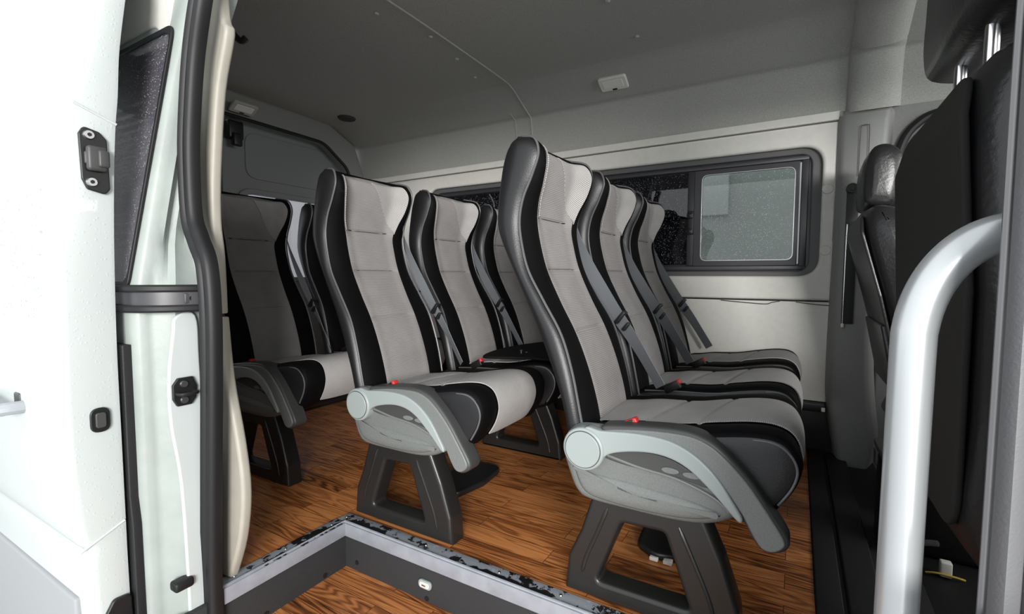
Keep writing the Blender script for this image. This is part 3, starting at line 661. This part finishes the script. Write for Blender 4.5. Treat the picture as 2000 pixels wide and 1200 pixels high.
# ================================================================== the passenger seats
st = [  # F crest (x,z), P piping (x,z), R rear (x,z), fabric half width, outer half width, wing depth
    ((-.600, 1.090), (-.604, 1.099), (-.618, 1.098), .120, .148, .004),
    ((-.562, 1.079), (-.564, 1.087), (-.640, 1.078), .138, .162, .026),
    ((-.543, 1.042), (-.549, 1.048), (-.652, 1.040), .145, .168, .042),
    ((-.554, .990), (-.566, .995), (-.661, .988), .138, .170, .042),
    ((-.576, .938), (-.590, .942), (-.668, .932), .122, .170, .028),
    ((-.586, .890), (-.600, .885), (-.669, .880), .108, .170, .013),
    ((-.577, .833), (-.591, .822), (-.651, .828), .107, .171, .010),
    ((-.557, .765), (-.571, .760), (-.622, .772), .107, .173, .010),
    ((-.519, .685), (-.528, .688), (-.586, .700), .106, .175, .008),
    ((-.476, .606), (-.480, .610), (-.546, .620), .105, .178, .007),
    ((-.441, .520), (-.450, .525), (-.510, .538), .105, .181, .006),
    ((-.415, .430), (-.430, .440), (-.478, .452), .105, .183, .005),
    ((-.402, .350), (-.415, .360), (-.462, .370), .104, .180, .004)]
flat = [(a[0], a[1], b[0]-.003, b[1], c[0], c[1], d, e+.006, w_) for a, b, c, d, e, w_ in st]
SM = cr(flat, 7)
def sag(u, z):  # the headrest dips between its two wings
    return .008*max(0, min(1, (z-1.0)/.09))*(1-min(1, abs(u)/.155)**3)

def ring_pts(s):
    Fx, Fz, Px, Pz, Rx, Rz, uf, up, wd = s
    n = Vector((Fx-Rx, Fz-Rz)).normalized()
    cx_, cz_ = Fx-n.x*wd, Fz-n.y*wd
    L = lambda t: (Px+(Rx-Px)*t, Pz+(Rz-Pz)*t)
    pts = [(0, cx_, cz_), (uf*.62, cx_, cz_), (uf*.86, cx_+n.x*wd*.40, cz_+n.y*wd*.40), (uf, Fx, Fz), (uf+(up-uf)*.35, Fx+n.x*.005, Fz+n.y*.005),
           (uf+(up-uf)*.75, (Fx+Px)/2+n.x*.005, (Fz+Pz)/2+n.y*.005), (up, Px, Pz), (up+.009, *L(.2)), (up+.013, *L(.5)), (up+.006, *L(.85)), (up-.010, Rx-n.x*.002, Rz-n.y*.002),
           (up*.55, Rx-n.x*.012, Rz-n.y*.012), (0, Rx-n.x*.016, Rz-n.y*.016)]
    return pts
def full(s):
    h = [(u, x, z-sag(u, z)) for u, x, z in ring_pts(s)]; return [(x, u, z) for u, x, z in h]+[(x, -u, z) for u, x, z in h[-2:0:-1]]
def backrest_mesh():
    vs, fs, mi = [], [], []; rings = [full(s) for s in SM]; n = len(rings[0])
    for q in rings: vs += q
    for i in range(len(rings)-1):
        for k in range(n):
            fs.append((i*n+k, i*n+(k+1) % n, (i+1)*n+(k+1) % n, (i+1)*n+k))
            kk = k if k < 12 else n-1-k
            mi.append(0 if kk < 6 else 1 if kk < 10 else 2)
    for e, base in ((0, 0), (1, (len(rings)-1)*n)):
        c = len(vs); ax = sum(vs[base+k][0] for k in range(n))/n; az = sum(vs[base+k][2] for k in range(n))/n
        vs.append((ax, 0, az+(.004 if e == 0 else -.002)))
        for k in range(n):
            fs.append((base+(k+1) % n, base+k, c) if e == 0 else (base+k, base+(k+1) % n, c)); mi.append(0)
    return vs, fs, mi
GROOVES = (.905, .768, .612)
def fab_panel(u0, u1, s_from, s_to, off, nu=18, grooves=True, wrap=False):
    vs, fs, uv = [], [], []; rows = [s for i, s in enumerate(SM) if s_from <= i <= s_to]
    fine = cr(rows, 4); acc = 0; prev = None
    for s in fine:
        Fx, Fz, Px, Pz, Rx, Rz, uf, up, wd = s; n = Vector((Fx-Rx, Fz-Rz)).normalized()
        c = Vector((Fx-n.x*wd, Fz-n.y*wd))
        if prev is not None: acc += (c-prev).length
        prev = c
        if wrap and s is fine[0]:       # carry the cloth over the top edge
            for e_, up_ in ((.95, -.001), (.6, .0065), (.3, .0075)):
                for k in range(nu+1):
                    t = u0+(u1-u0)*k/nu; zz = c.y+(Rz+.0-c.y)*e_*.6+up_
                    vs.append((c.x+(Rx-c.x)*e_, uf*t, zz-sag(uf*t, zz))); uv.append((uf*t, -.03*e_))
        gr = max([math.exp(-((c.y-gz)/.0032)**2) for gz in GROOVES]) if grooves else 0
        near_ = min([abs(c.y-gz) for gz in GROOVES])
        for k in range(nu+1):
            t = u0+(u1-u0)*k/nu; a = abs(t)
            d = wd*(0 if a < .62 else ((a-.62)/.38)**2) if a <= 1 else wd
            edge = max(0, 1-((a-.9)/.12)**2) if .85 < a < 1.0 else 0
            pf = .004*(1-a**4)*min(1, near_/.03)
            dd = d+off*(1-max(0, (a-.9)/.1)*.75)+pf-gr*.005*(1-min(1, a)**6); zz = c.y+n.y*dd
            vs.append((c.x+n.x*dd, uf*t, zz-sag(uf*t, zz))); uv.append((uf*t, acc))
    m = nu+1
    for i in range(len(vs)//m-1):
        for k in range(nu): fs.append((i*m+k, i*m+k+1, (i+1)*m+k+1, (i+1)*m+k))
    return vs, fs, uv
def thick(vs, fs, uv, d=.003):      # close the sheet with a back skin so it has thickness
    me_n = len(vs); import bmesh
    bm = bmesh.new(); V = [bm.verts.new(v) for v in vs]
    for f_ in fs: bm.faces.new([V[i] for i in f_])
    bm.normal_update(); nn = [v.normal.copy() for v in V]
    edges = [(e.verts[0], e.verts[1]) for e in bm.edges if len(e.link_faces) == 1]
    idx = {v: i for i, v in enumerate(V)}; be = []
    for e in bm.edges:
        if len(e.link_faces) == 1:
            l = e.link_faces[0].loops
            for q in l:
                if q.edge == e: be.append((idx[q.vert], idx[q.link_loop_next.vert]))
    sgn = 1
    ov = vs+[tuple(Vector(v)-nn[i]*d) for i, v in enumerate(vs)]
    of = list(fs)+[tuple(i+me_n for i in f_[::-1]) for f_ in fs]+[(b, a, a+me_n, b+me_n) for a, b in be]
    bm.free(); return ov, of, uv+uv
def orient(vs, fs, d):  # flip so that mean normal points to d
    s = Vector((0, 0, 0))
    for f_ in fs[:200]:
        a, b, c = (Vector(vs[i]) for i in f_[:3]); s += (b-a).cross(c-a)
    return fs if s.dot(Vector(d)) > 0 else [q[::-1] for q in fs]

# cushion outline in (x,z), counter-clockwise seen from the door side
cush = cr([(-.41, .392), (-.36, .400), (-.308, .409), (-.215, .416), (-.14, .431), (-.07, .443), (-.022, .442), (.008, .424), (.021, .385), (.012, .345), (-.012, .305), (-.035, .285), (-.14, .262), (-.30, .262), (-.42, .27), (-.45, .31), (-.44, .37)], 4, True)
ntop = 10*4     # samples from the rear of the top to the front bottom corner
def seat_proto(x, y, label, arm, group):
    root = empty('passenger_seat', (x, y, 0), label, 'seat', group)
    v, f, mi = backrest_mesh(); f2 = orient(v, [q for q, m_ in zip(f, mi) if m_ == 0][:150], (1, 0, .3))
    b = mesh('backrest', v, f, [BLACKFAB, LEATHER_SIDE, SHELLBACK], root, mi, smooth=50)
    import bmesh
    bm = bmesh.new(); bm.from_mesh(b.data); bmesh.ops.recalc_face_normals(bm, faces=bm.faces); bm.to_mesh(b.data); bm.free()
    v, f, uv = fab_panel(-1.0, 1.0, 0, len(SM)-1, .0045, 26, wrap=True); f = orient(v, f, (1, 0, 0)); v, f, uv = thick(v, f, uv)
    mesh('fabric_panel', v, f, FAB, b, uv=uv, smooth=60)
    for s in (-1, 1):   # pale mesh wings each side of the headrest
        vs, fs, uv = [], [], []; rows = cr([q for i, q in enumerate(SM) if 0 <= i <= 33], 2); acc = 0
        for i, q in enumerate(rows):
            Fx, Fz, Px, Pz, Rx, Rz, uf, up, wd = q; n = Vector((Fx-Rx, Fz-Rz)).normalized(); acc += .004
            t = i/(len(rows)-1); inner = .05+.93*min(1, t/.97)**2.0; inner = max(inner, .86) if s < 0 else inner
            for k in range(9):
                a = inner+(1.0-inner)*k/8; d = wd*(0 if a < .62 else ((a-.62)/.38)**2)+.0125*(1-.5*a)
                zz = Fz-n.y*wd+n.y*d; vs.append((Fx-n.x*wd+n.x*d, s*uf*a, zz-sag(uf*a, zz))); uv.append((uf*a, acc))
        for i in range(len(rows)-1):
            for k in range(8): fs.append((i*9+k, i*9+k+1, (i+1)*9+k+1, (i+1)*9+k))
        fs = orient(vs, fs, (1, 0, .2)); vs, fs, uv = thick(vs, fs, uv, .002)
        mesh('mesh_wing', vs, fs, FABM, b, uv=uv, smooth=60)
        n = 10
        pth = [(q[2]+.003, s*(q[7]+.003), q[3]+.001) for q in SM]
        crown = [(SM[0][4], s*(SM[0][7]-.01), SM[0][5]+.004), (SM[0][4]-.015, s*(SM[0][7]-.005), SM[0][5]-.012)]
        tb = tubeg(crown[::-1]+pth, .0032, 8); mesh('piping', *tb, PIPING, b)
    # cushion
    cb = pillowg(cush, [(-.190, .010), (-.188, .004), (-.180, .0), (-.150, -.003), (-.118, .001), (-.108, .004), (0, .003), (.108, .004), (.118, .001), (.150, -.003), (.180, 0), (.188, .004), (.190, .010)], .006)
    nside = len(cush); cu_ = mesh('cushion', *cb, [BLACKFAB, LEATHER_SIDE], root, [0]*(12*nside)+[1]*(len(cb[1])-12*nside), smooth=50)
    bm = bmesh.new(); bm.from_mesh(cu_.data); bmesh.ops.recalc_face_normals(bm, faces=bm.faces); bm.to_mesh(cu_.data); bm.free()
    N = len(cush); vs, fs, uv = [], [], []; acc = 0
    idx = list(range(0, ntop+1)); seams = (-.262, -.15)
    top = cr([cush[i] for i in idx], 3)
    for j, p in enumerate(top):
        a = Vector(top[max(j-1, 0)]); b_ = Vector(top[min(j+1, len(top)-1)]); t = (b_-a).normalized(); n = Vector((-t.y, t.x))
        if j: acc += (Vector(p)-Vector(top[j-1])).length
        for k in range(15):
            u = -.110+.220*k/14; bulge = .004*(1-(abs(u)/.11)**4)
            gq = 0
            if j < len(top)*.62:
                gq = max(math.exp(-((p[0]-(sx_+.05*(u/.11)*.5))/.004)**2) for sx_ in seams)
            d = .0035+bulge-.0055*gq; vs.append((p[0]+n.x*d, u, p[1]+n.y*d)); uv.append((u, acc))
    for j in range(len(top)-1):
        for k in range(14): fs.append((j*15+k, j*15+k+1, (j+1)*15+k+1, (j+1)*15+k))
    fs = orient(vs, fs, (0, 0, 1)); vs, fs, uv = thick(vs, fs, uv)
    mesh('fabric_panel', vs, fs, FABM_C, cu_, uv=uv, smooth=60)
    for s in (-1, 1):
        pl = [(p[0], s*.1895, p[1]-.004) for p in cr([(-.40, .396), (-.308, .404), (-.215, .409), (-.14, .420), (-.07, .432), (-.025, .432), (.002, .414), (.014, .385), (.006, .350), (-.016, .312)], 5)]
        mesh('piping', *tubeg(pl, .0026, 8), PIPING, cu_)
    # steel pan below
    mesh('seat_pan', *merge([boxg(-.42, -.15, -.185, .185, .238, .268, .008), boxg(-.30, -.22, -.20, .20, .205, .238, .006)]), BLACKPL, root)
    # buckle (near side) with red button and three-point belt (far side)
    bk = mesh('buckle', *rotbox(-.318, -.183, .412, .050, .022, .026, -28), BLACKPL, root)
    mesh('red_button', *rotbox(-.306, -.183, .426, .028, .020, .014, -28), RED, bk)
    ctr = cr([(-.620, .190, .940), (-.600, .198, .86), (-.552, .206, .755), (-.487, .208, .650), (-.412, .206, .545), (-.335, .200, .425)], 6)
    prof2 = [(-.0235, -.0008), (.0235, -.0008), (.0235, .0008), (-.0235, .0008)]
    dirs = []
    for i in range(len(ctr)):
        t = i/(len(ctr)-1); wv = math.sin(math.pi*min(1, t*1.15))
        dirs.append((.75, -.15-.5*(1-wv), .45))
    widths = [.40+.60*min(1, i/(len(ctr)-1)*2.2) for i in range(len(ctr))]
    vs, fs = [], []; P = [Vector(p) for p in ctr]
    for i, p in enumerate(P):
        t = (P[min(i+1, len(P)-1)]-P[max(i-1, 0)]).normalized(); s = Vector(dirs[i]); s = (s-t*s.dot(t)).normalized(); nn = t.cross(s)
        vs += [tuple(p+s*a*widths[i]+nn*b2) for a, b2 in prof2]
    for i in range(len(P)-1):
        for k in range(4): fs.append((i*4+k, i*4+(k+1) % 4, (i+1)*4+(k+1) % 4, (i+1)*4+k))
    fs += [(3, 2, 1, 0), tuple((len(P)-1)*4+k for k in range(4))]
    be = mesh('seat_belt', vs, fs, BELT, root, smooth=30)
    mesh('belt_tongue', *merge([rotbox(-.460, .205, .625, .012, .028, .046, 38), rotbox(-.441, .200, .598, .010, .020, .030, 38)]), BLACKPL, be)
    # trapezoid leg frame, a pair for the near and far side of the unit
    if arm:
        lo = fillet([(-.457, 0), (-.449, .085), (-.418, .155), (-.385, .262), (-.150, .262), (-.108, .170), (-.076, .075), (-.070, 0)], [.006, .03, .02, .01, .01, .02, .03, .006], 5)
        hole = fillet([(-.378, .042), (-.366, .075), (-.320, .196), (-.226, .200), (-.170, .044)], [.012, .02, .014, .014, .010], 5)[::-1]
        lg = mesh('leg', *plateg(lo, [hole], -.205, -.145, .010, 'y'), LEGM, root)
        for a in ([(-.352, .225), (-.378, .155), (-.402, .095), (-.412, .055)], [(-.196, .222), (-.160, .145), (-.132, .080), (-.120, .030)]):
            mesh('pressed_rib', *tubeg([(p[0], -.2045, p[1]) for p in cr(a, 4)], [.002]+[.005]*(len(cr(a, 4))-2)+[.002], 8), LEGM, lg)
        # side cover
        so = cr([(-.458, .375), (-.462, .335), (-.448, .290), (-.428, .250), (-.395, .234), (-.30, .232), (-.20, .234), (-.140, .244), (-.096, .266), (-.080, .292), (-.125, .352), (-.19, .392), (-.28, .412), (-.38, .412), (-.43, .405)], 4, True)
        sc = mesh('side_cover', *pillowg(so, [(-.212, .014), (-.209, .007), (-.204, .002), (-.198, 0), (-.190, .0)], .002), GREYPL, root, smooth=50)
        fixn(sc)
        # raised lower bulge and dark pocket
        bo = cr([(-.432, .318), (-.40, .305), (-.33, .302), (-.25, .297), (-.17, .290), (-.115, .275), (-.13, .262), (-.18, .248), (-.26, .242), (-.34, .243), (-.395, .250), (-.420, .275)], 4, True)
        q = mesh('cover_bulge', *pillowg(bo, [(-.219, .012), (-.2175, .006), (-.213, .001), (-.208, 0)], .002), GREYPL, sc, smooth=60); fixn(q)
        po = cr([(-.365, .350), (-.33, .366), (-.28, .374), (-.225, .372), (-.18, .356), (-.140, .325), (-.20, .334), (-.27, .335), (-.33, .340)], 4, True)
        q = mesh('hand_pocket', *plateg(po, [], -.2185, -.210, .002, 'y'), DARKPL, sc)
        for a in ([(-.233, .345), (-.194, .347)], [(-.189, .347), (-.152, .342)]):
            cx_, cz_ = (a[0][0]+a[1][0])/2, (a[0][1]+a[1][1])/2
            mesh('recline_button', *plateg(disc(cx_, cz_, .0185, 24, .0068), [], -.222, -.216, .002, 'y'), GREYPL, sc)
        ro = cr([(-.350, .352), (-.28, .339), (-.20, .330), (-.13, .308), (-.10, .285)], 5)
        mesh('cover_ridge', *tubeg([(p[0], -.2175, p[1]) for p in ro], .0035, 8), GREYPL, sc)
        # armrest: dark padded bar curving down, lighter outer cheek
        outer = cr([(-.362, .418), (-.31, .427), (-.25, .434), (-.19, .437), (-.15, .430), (-.114, .411), (-.066, .364), (-.025, .307), (.004, .262), (.002, .240), (-.020, .226), (-.042, .229), (-.060, .252), (-.080, .288), (-.115, .340), (-.155, .378), (-.20, .398), (-.27, .406), (-.35, .402)], 5, True)
        ar = mesh('armrest', *plateg(outer, [], -.226, -.172, .009, 'y'), DARKPL, root, smooth=50); fixn(ar)
        cheek = cr([(-.352, .412), (-.31, .420), (-.25, .427), (-.19, .429), (-.153, .423), (-.118, .404), (-.071, .359), (-.030, .303), (-.003, .260), (-.005, .243), (-.022, .231), (-.040, .234), (-.056, .256), (-.076, .292), (-.115, .344), (-.155, .382), (-.20, .402), (-.27, .410), (-.345, .408)], 5, True)
        q = mesh('outer_cheek', *plateg(cheek, [], -.2300, -.222, .0035, 'y'), GREYPL, ar, smooth=50); fixn(q)
        sg_ = cr([(-.400, .408), (-.36, .410), (-.30, .416), (-.25, .417), (-.205, .411), (-.161, .391), (-.122, .357), (-.090, .312), (-.074, .284), (-.083, .278), (-.125, .320), (-.170, .358), (-.21, .376), (-.255, .380), (-.307, .372), (-.345, .358), (-.38, .330)], 5, True)
        q = mesh('pale_strip', *plateg(sg_, [], -.235, -.212, .004, 'y'), LIGHTPL, ar, smooth=50); fixn(q)
        q = mesh('pivot_cap', *plateg(disc(-.401, .362, .049, 48), [], -.239, -.200, .006, 'y'), LIGHTPL, ar)
        mesh('cap_disc', *plateg(disc(-.401, .362, .041, 48), [], -.2425, -.235, .002, 'y'), LIGHTPL, q)
        mesh('cap_groove', *tubeg([(-.401+.0415*math.cos(2*math.pi*k/48), -.2392, .362+.0415*math.sin(2*math.pi*k/48)) for k in range(49)], .0012, 6), DARKPL, q)
    else:
        pass
    return root
def rotbox(cx_, cy_, cz_, sx_, sy_, sz_, deg):
    v, f = boxg(-sx_/2, sx_/2, -sy_/2, sy_/2, -sz_/2, sz_/2, .003); a = R(deg); c, s = math.cos(a), math.sin(a)
    return [(cx_+x*c+z*s, cy_+y, cz_-x*s+z*c) for x, y, z in v], f
def fixn(o):
    import bmesh
    bm = bmesh.new(); bm.from_mesh(o.data); bmesh.ops.recalc_face_normals(bm, faces=bm.faces); bm.to_mesh(o.data); bm.free()
FABM_C = fabric('cushion_fabric', (.68, .66, .645), 900, True)

def copy_tree(o, parent=None):
    c = o.copy(); C.objects.link(c); c.parent = parent
    for ch in list(o.children): copy_tree(ch, c)
    return c
AY, PT, DB = 1.231, .460, .727
GA, GB, GC = 'grey and black coach seats, front row', 'grey and black coach seats, middle row', 'grey and black coach seats, rear row'
A = seat_proto(0, AY, 'large grey and black coach seat nearest the door step in the front row', True, GA)
A2 = seat_proto(0, AY+PT, 'grey and black coach seat in the middle of the front row', False, GA)
def place(src, x, y, label, group):
    c = copy_tree(src); c.location = (x, y, 0); c['label'] = label; c['group'] = group; return c
A3 = place(A2, 0, AY+2*PT, 'front-row coach seat against the cream wall under the window', GA)
place(A, -DB, AY, 'middle-row coach seat with pale armrest cap beside the step corner', GB)
B2 = place(A2, -DB, AY+PT, 'middle-row coach seat second from the door, seen behind the armrest seat', GB)
place(A2, -DB, AY+2*PT, 'middle-row coach seat by the far wall, half hidden behind the front seat', GB)
place(A, -2*DB, AY, 'shadowed rear-row coach seat right beside the cream door pillar', GC)
C2 = place(A2, -2*DB, AY+PT, 'dark rear-row coach seat second from the door, mostly hidden', GC)
# inner leg frames, parts of two of the seats
def inner_leg(seat, y):
    lo = fillet([(-.457, 0), (-.449, .085), (-.418, .155), (-.385, .262), (-.150, .262), (-.108, .170), (-.076, .075), (-.070, 0)], [.006, .03, .02, .01, .01, .02, .03, .006], 5)
    l = mesh('leg', *plateg(lo, [fillet([(-.378, .042), (-.366, .075), (-.320, .196), (-.226, .200), (-.170, .044)], .014, 5)[::-1]], y, y+.06, .010, 'y'), LEGM, seat)
    for a in ([(-.352, .225), (-.378, .155), (-.402, .095), (-.412, .055)], [(-.196, .222), (-.160, .145), (-.132, .080), (-.120, .030)]):
        mesh('pressed_rib', *tubeg([(p[0], y+.0005, p[1]) for p in cr(a, 4)], .004, 8), LEGM, l)
inner_leg(B2, .05); inner_leg(A3, .13); inner_leg(C2, .05)
# flat black covers over the floor mounts
for x, y, lb in ((0, 0, 'flat black rubber cover on the wood floor seen through the front seat leg'), (-DB, 0, 'flat black rubber cover on the wood floor under the middle-row armrest tip')):
    p_ = empty('floor_mount_cover', (x-.28, 1.40, 0), lb, 'floor cover', 'mount covers on the wood floor')
    mesh('cover', *plateg(fillet([(-.075, -.12), (-.02, -.155), (.05, -.135), (.075, -.01), (.06, .13), (-.06, .13), (-.085, .0)], .035), [], 0.0, .024, .009, 'z'), BLACKPL, p_)
    for q_ in (-.03, .005): mesh('clip', *boxg(q_, q_+.022, -.160, -.140, .002, .012, .002), WHITEPL, p_)
# fold-down tray
ty = empty('folding_tray', (-.75, 1.7, .45), 'black flat folding tray with a chrome knob between front and middle rows', 'tray')
TYO = (-.75, 1.7, .45)
slab('tray_top', cr([(-.965, 1.43), (-.99, 1.54), (-.99, 1.66), (-.96, 1.80), (-.90, 1.87), (-.62, 1.87), (-.60, 1.6), (-.62, 1.49), (-.80, 1.475), (-.93, 1.42)], 3, True), .456, .466, BLACKFAB, ty, TYO, 'z', .004)
part('knob', tubeg([(-.872, 1.545, .464), (-.872, 1.545, .474), (-.872, 1.545, .476)], [.005, .006, .003], 12), CHROME, ty, TYO)
part('knob', tubeg([(-.858, 1.560, .464), (-.858, 1.560, .468)], [.006, .004], 12), DARKPL, ty, TYO)
part('hinge_arm', tubeg([(-.63, 1.69, .460), (-.57, 1.69, .47), (-.515, 1.69, .50)], .010, 10), BLACKPL, ty, TYO)

# ================================================================== cab seats
CABL = mat('cab_black_leather', (.014, .014, .015), .33, spec=.6, bump=(120, .35, .002))
CABC = mat('cab_charcoal_cloth', (.020, .019, .018), .8, spec=.25, bump=(500, .4, .001))
def cab_seat(x, y, label, panel_m, ht=1.0, hz=0, hs=1.0, pocket=True, lean=0):
    root = empty('vehicle_seat', (x, y, -.115), label, 'seat', 'seats in the cab'); o = (x, y, -.115)
    bo = cr([(0, .38), (-.010, .55), (-.022, .75), (-.028, .90), (-.010, .965), (.03, .985), (.09, .955), (.125, .85), (.14, .60), (.17, .42), (.20, .35), (.10, .32)], 4, True)
    lay = [(-.262, .055), (-.255, .028), (-.238, .010), (-.20, .0), (0, -.006), (.20, 0), (.238, .010), (.255, .028), (.262, .055)]
    v, f = pillowg(bo, lay, .006)
    def tap(p):   # narrow shoulders toward the top, tapered waist
        k = 1-max(0, (p[2]-.80))*.55; k *= 1-max(0, (.55-p[2]))*.25
        return (p[0]+(.98-p[2])*lean, p[1]*k, p[2]*ht+.115)
    b = mesh('backrest', [tap(p) for p in v], f, CABL, root, smooth=55); fixn(b)
    v, f = plateg(fillet([(-.195, .40), (.195, .40), (.232, .70), (.222, .90), (.19, .955), (-.19, .955), (-.222, .90), (-.232, .70)], .05), [], -.034, -.024, .004, 'x')
    sh = lambda z: (0 if z < .55 else -(z-.55)*.06) + (.0 if z < .9 else (z-.9)*.25)+.005
    v = [(p[0]+sh(p[2])+.010+(.98-p[2])*lean, p[1], p[2]*ht+.115) for p in v]
    mesh('back_panel', v, f, panel_m, b, smooth=50)
    if pocket: mesh('map_pocket', [(p[0]+.0+(.98-p[2])*lean, p[1], p[2]+.115) for p in boxg(-.036, -.012, -.20, .20, .38, .60, .008)[0]], boxg(-.030, -.012, -.20, .20, .38, .60, .008)[1], panel_m, b)
    ho = cr([(-.002, 1.085), (-.014, 1.12), (-.014, 1.18), (-.010, 1.25), (.012, 1.300), (.06, 1.305), (.10, 1.26), (.105, 1.16), (.085, 1.09), (.05, 1.075)], 4, True)
    v, f = pillowg(ho, [(-.162, .020), (-.158, .008), (-.148, .001), (0, -.003), (.148, .001), (.158, .008), (.162, .020)], .008)
    h = mesh('headrest', [(p[0]*hs, p[1]*hs, (p[2]-1.09)*hs+1.09+hz+.115) for p in v], f, CABL, root, smooth=55); fixn(h)
    for s in (-1, 1): mesh('headrest_post', *tubeg([(.020, s*.075, 1.10), (.020, s*.075, 1.30+hz)], .0085, 12), CHROME, h)
    c = cr([(.12, .30), (.16, .40), (.30, .37), (.50, .40), (.62, .40), (.66, .34), (.62, .25), (.3, .23), (.12, .24)], 4, True)
    v, f = pillowg(c, [(-.25, .03), (-.24, .01), (-.21, 0), (.21, 0), (.24, .01), (.25, .03)], .005)
    q = mesh('cushion', [(p[0], p[1], p[2]+.115) for p in v], f, CABL, root, smooth=55); fixn(q)
    mesh('base', *boxg(.16, .58, -.20, .20, .0, .34, .02), BLACKPL, root)
    return root
cab_seat(.200, 1.0, 'large black cab seat at the right with charcoal back, behind the silver rail', CABC, 1.05, .020, 1.1, False)
dr = cab_seat(.190, 2.08, 'black leather driver seat beside the grey pillar on the far side', CABL, .99, -.10, .85, True, .20)
bx_ = empty('tool_box', (.32, 1.72, -.115), 'black plastic box with a lid on the cab floor behind the driver seat', 'box')
part('body', boxg(.228, .325, 1.65, 1.80, -.112, .235, .015), BLACKPL, bx_, (.32, 1.72, -.115))
part('lid', boxg(.220, .332, 1.64, 1.81, .237, .262, .010), DARKPL, bx_, (.32, 1.72, -.115))
part('catch', boxg(.214, .222, 1.71, 1.75, .205, .248, .003), DARKPL, bx_, (.32, 1.72, -.115))
cp = empty('wire_connector', (.39, 1.75, -.115), 'white plug with yellow wires lying on the dark cab floor', 'connector')
CPO = (.41, 1.72, -.115); cp.location = CPO
part('plug', boxg(.385, .412, 1.775, 1.80, -.112, -.068, .004), WHITEPL, cp, CPO)
part('wire', tubeg(cr([(.352, 1.775, -.108), (.38, 1.77, -.10), (.42, 1.772, -.102), (.44, 1.78, -.108)], 5), .003, 8), mat('yellow_wire', (.55, .40, .05), .5), cp, CPO)
cb_ = tube('cab_cable', cr([(.20, 1.30, -.10), (.22, 1.28, .05), (.215, 1.27, .14), (.235, 1.25, .20), (.26, 1.23, .22)], 6), .006, DARKPL, n=8)
cb_['label'] = 'grey cable looping up under the cab seat right of the silver rail'; cb_['category'] = 'cable'

# silver grab rail in front of the pillar
gr = empty('grab_rail', (.088, .55, -.138), 'thick silver grab rail bending into the door pillar on the right', 'handrail'); GO = (.088, .55, -.138)
gp_ = [(.088, .548, -.134), (.089, .548, .2), (.0905, .548, .60), (.091, .548, .69)]
for k in range(1, 11):
    a = R(9*k); gp_.append((.091+.062*(1-math.cos(a)), .548, .69+.098*math.sin(a)))
gp_ += [(.19, .55, .789)]
part('tube', tubeg(cr(gp_, 3), .0165, 28), SILVER, gr, GO)
part('foot_flange', tubeg([(.088, .548, -.1375), (.088, .548, -.128)], .034, 24), SILVER, gr, GO)

# ================================================================== outside the far windows and ground
CONC = mat('concrete_wall', (.30, .315, .305), .85, noise=(1.5, .06))
struct(mesh('wall_outside', *boxg(-9, 7, 5.2, 5.3, -.8, 5), CONC, smooth=0))
struct(mesh('floor_outside', *boxg(-9, 7, -6, 5.2, -.85, -.75), mat('wet_concrete_ground', (.35, .36, .37), .5, noise=(3, .15)), smooth=0))
pc = empty('outside_panel', (-.9, 5.1, .5), 'pale rectangular sign board on the grey wall outside the window', 'board')
part('board', boxg(-1.9, -.6, 5.15, 5.195, 1.35, 1.75, .01), mat('white_board', (.42, .42, .43), .6), pc, (-.9, 5.1, .5))
# roof skin above the headliner keeps the cabin dark
struct(box('ceiling_roof_skin', -2.85, 1.7, .50, WY+.14, 1.80, 1.83, BODY, .01))
struct(mesh('wall_body_far', *merge([boxg(-2.8, 1.6, WY+.10, WY+.13, -.6, .77), boxg(-2.8, 1.6, WY+.10, WY+.13, 1.28, 1.82), boxg(-2.8, -2.04, WY+.10, WY+.13, .77, 1.28), boxg(.05, .32, WY+.10, WY+.13, .77, 1.28)]), BODY, smooth=0))
struct(mesh('wall_body_near_upper', *merge([boxg(-2.8, 1.6, .52, .55, 1.62, 1.82)]), BODY, smooth=0))
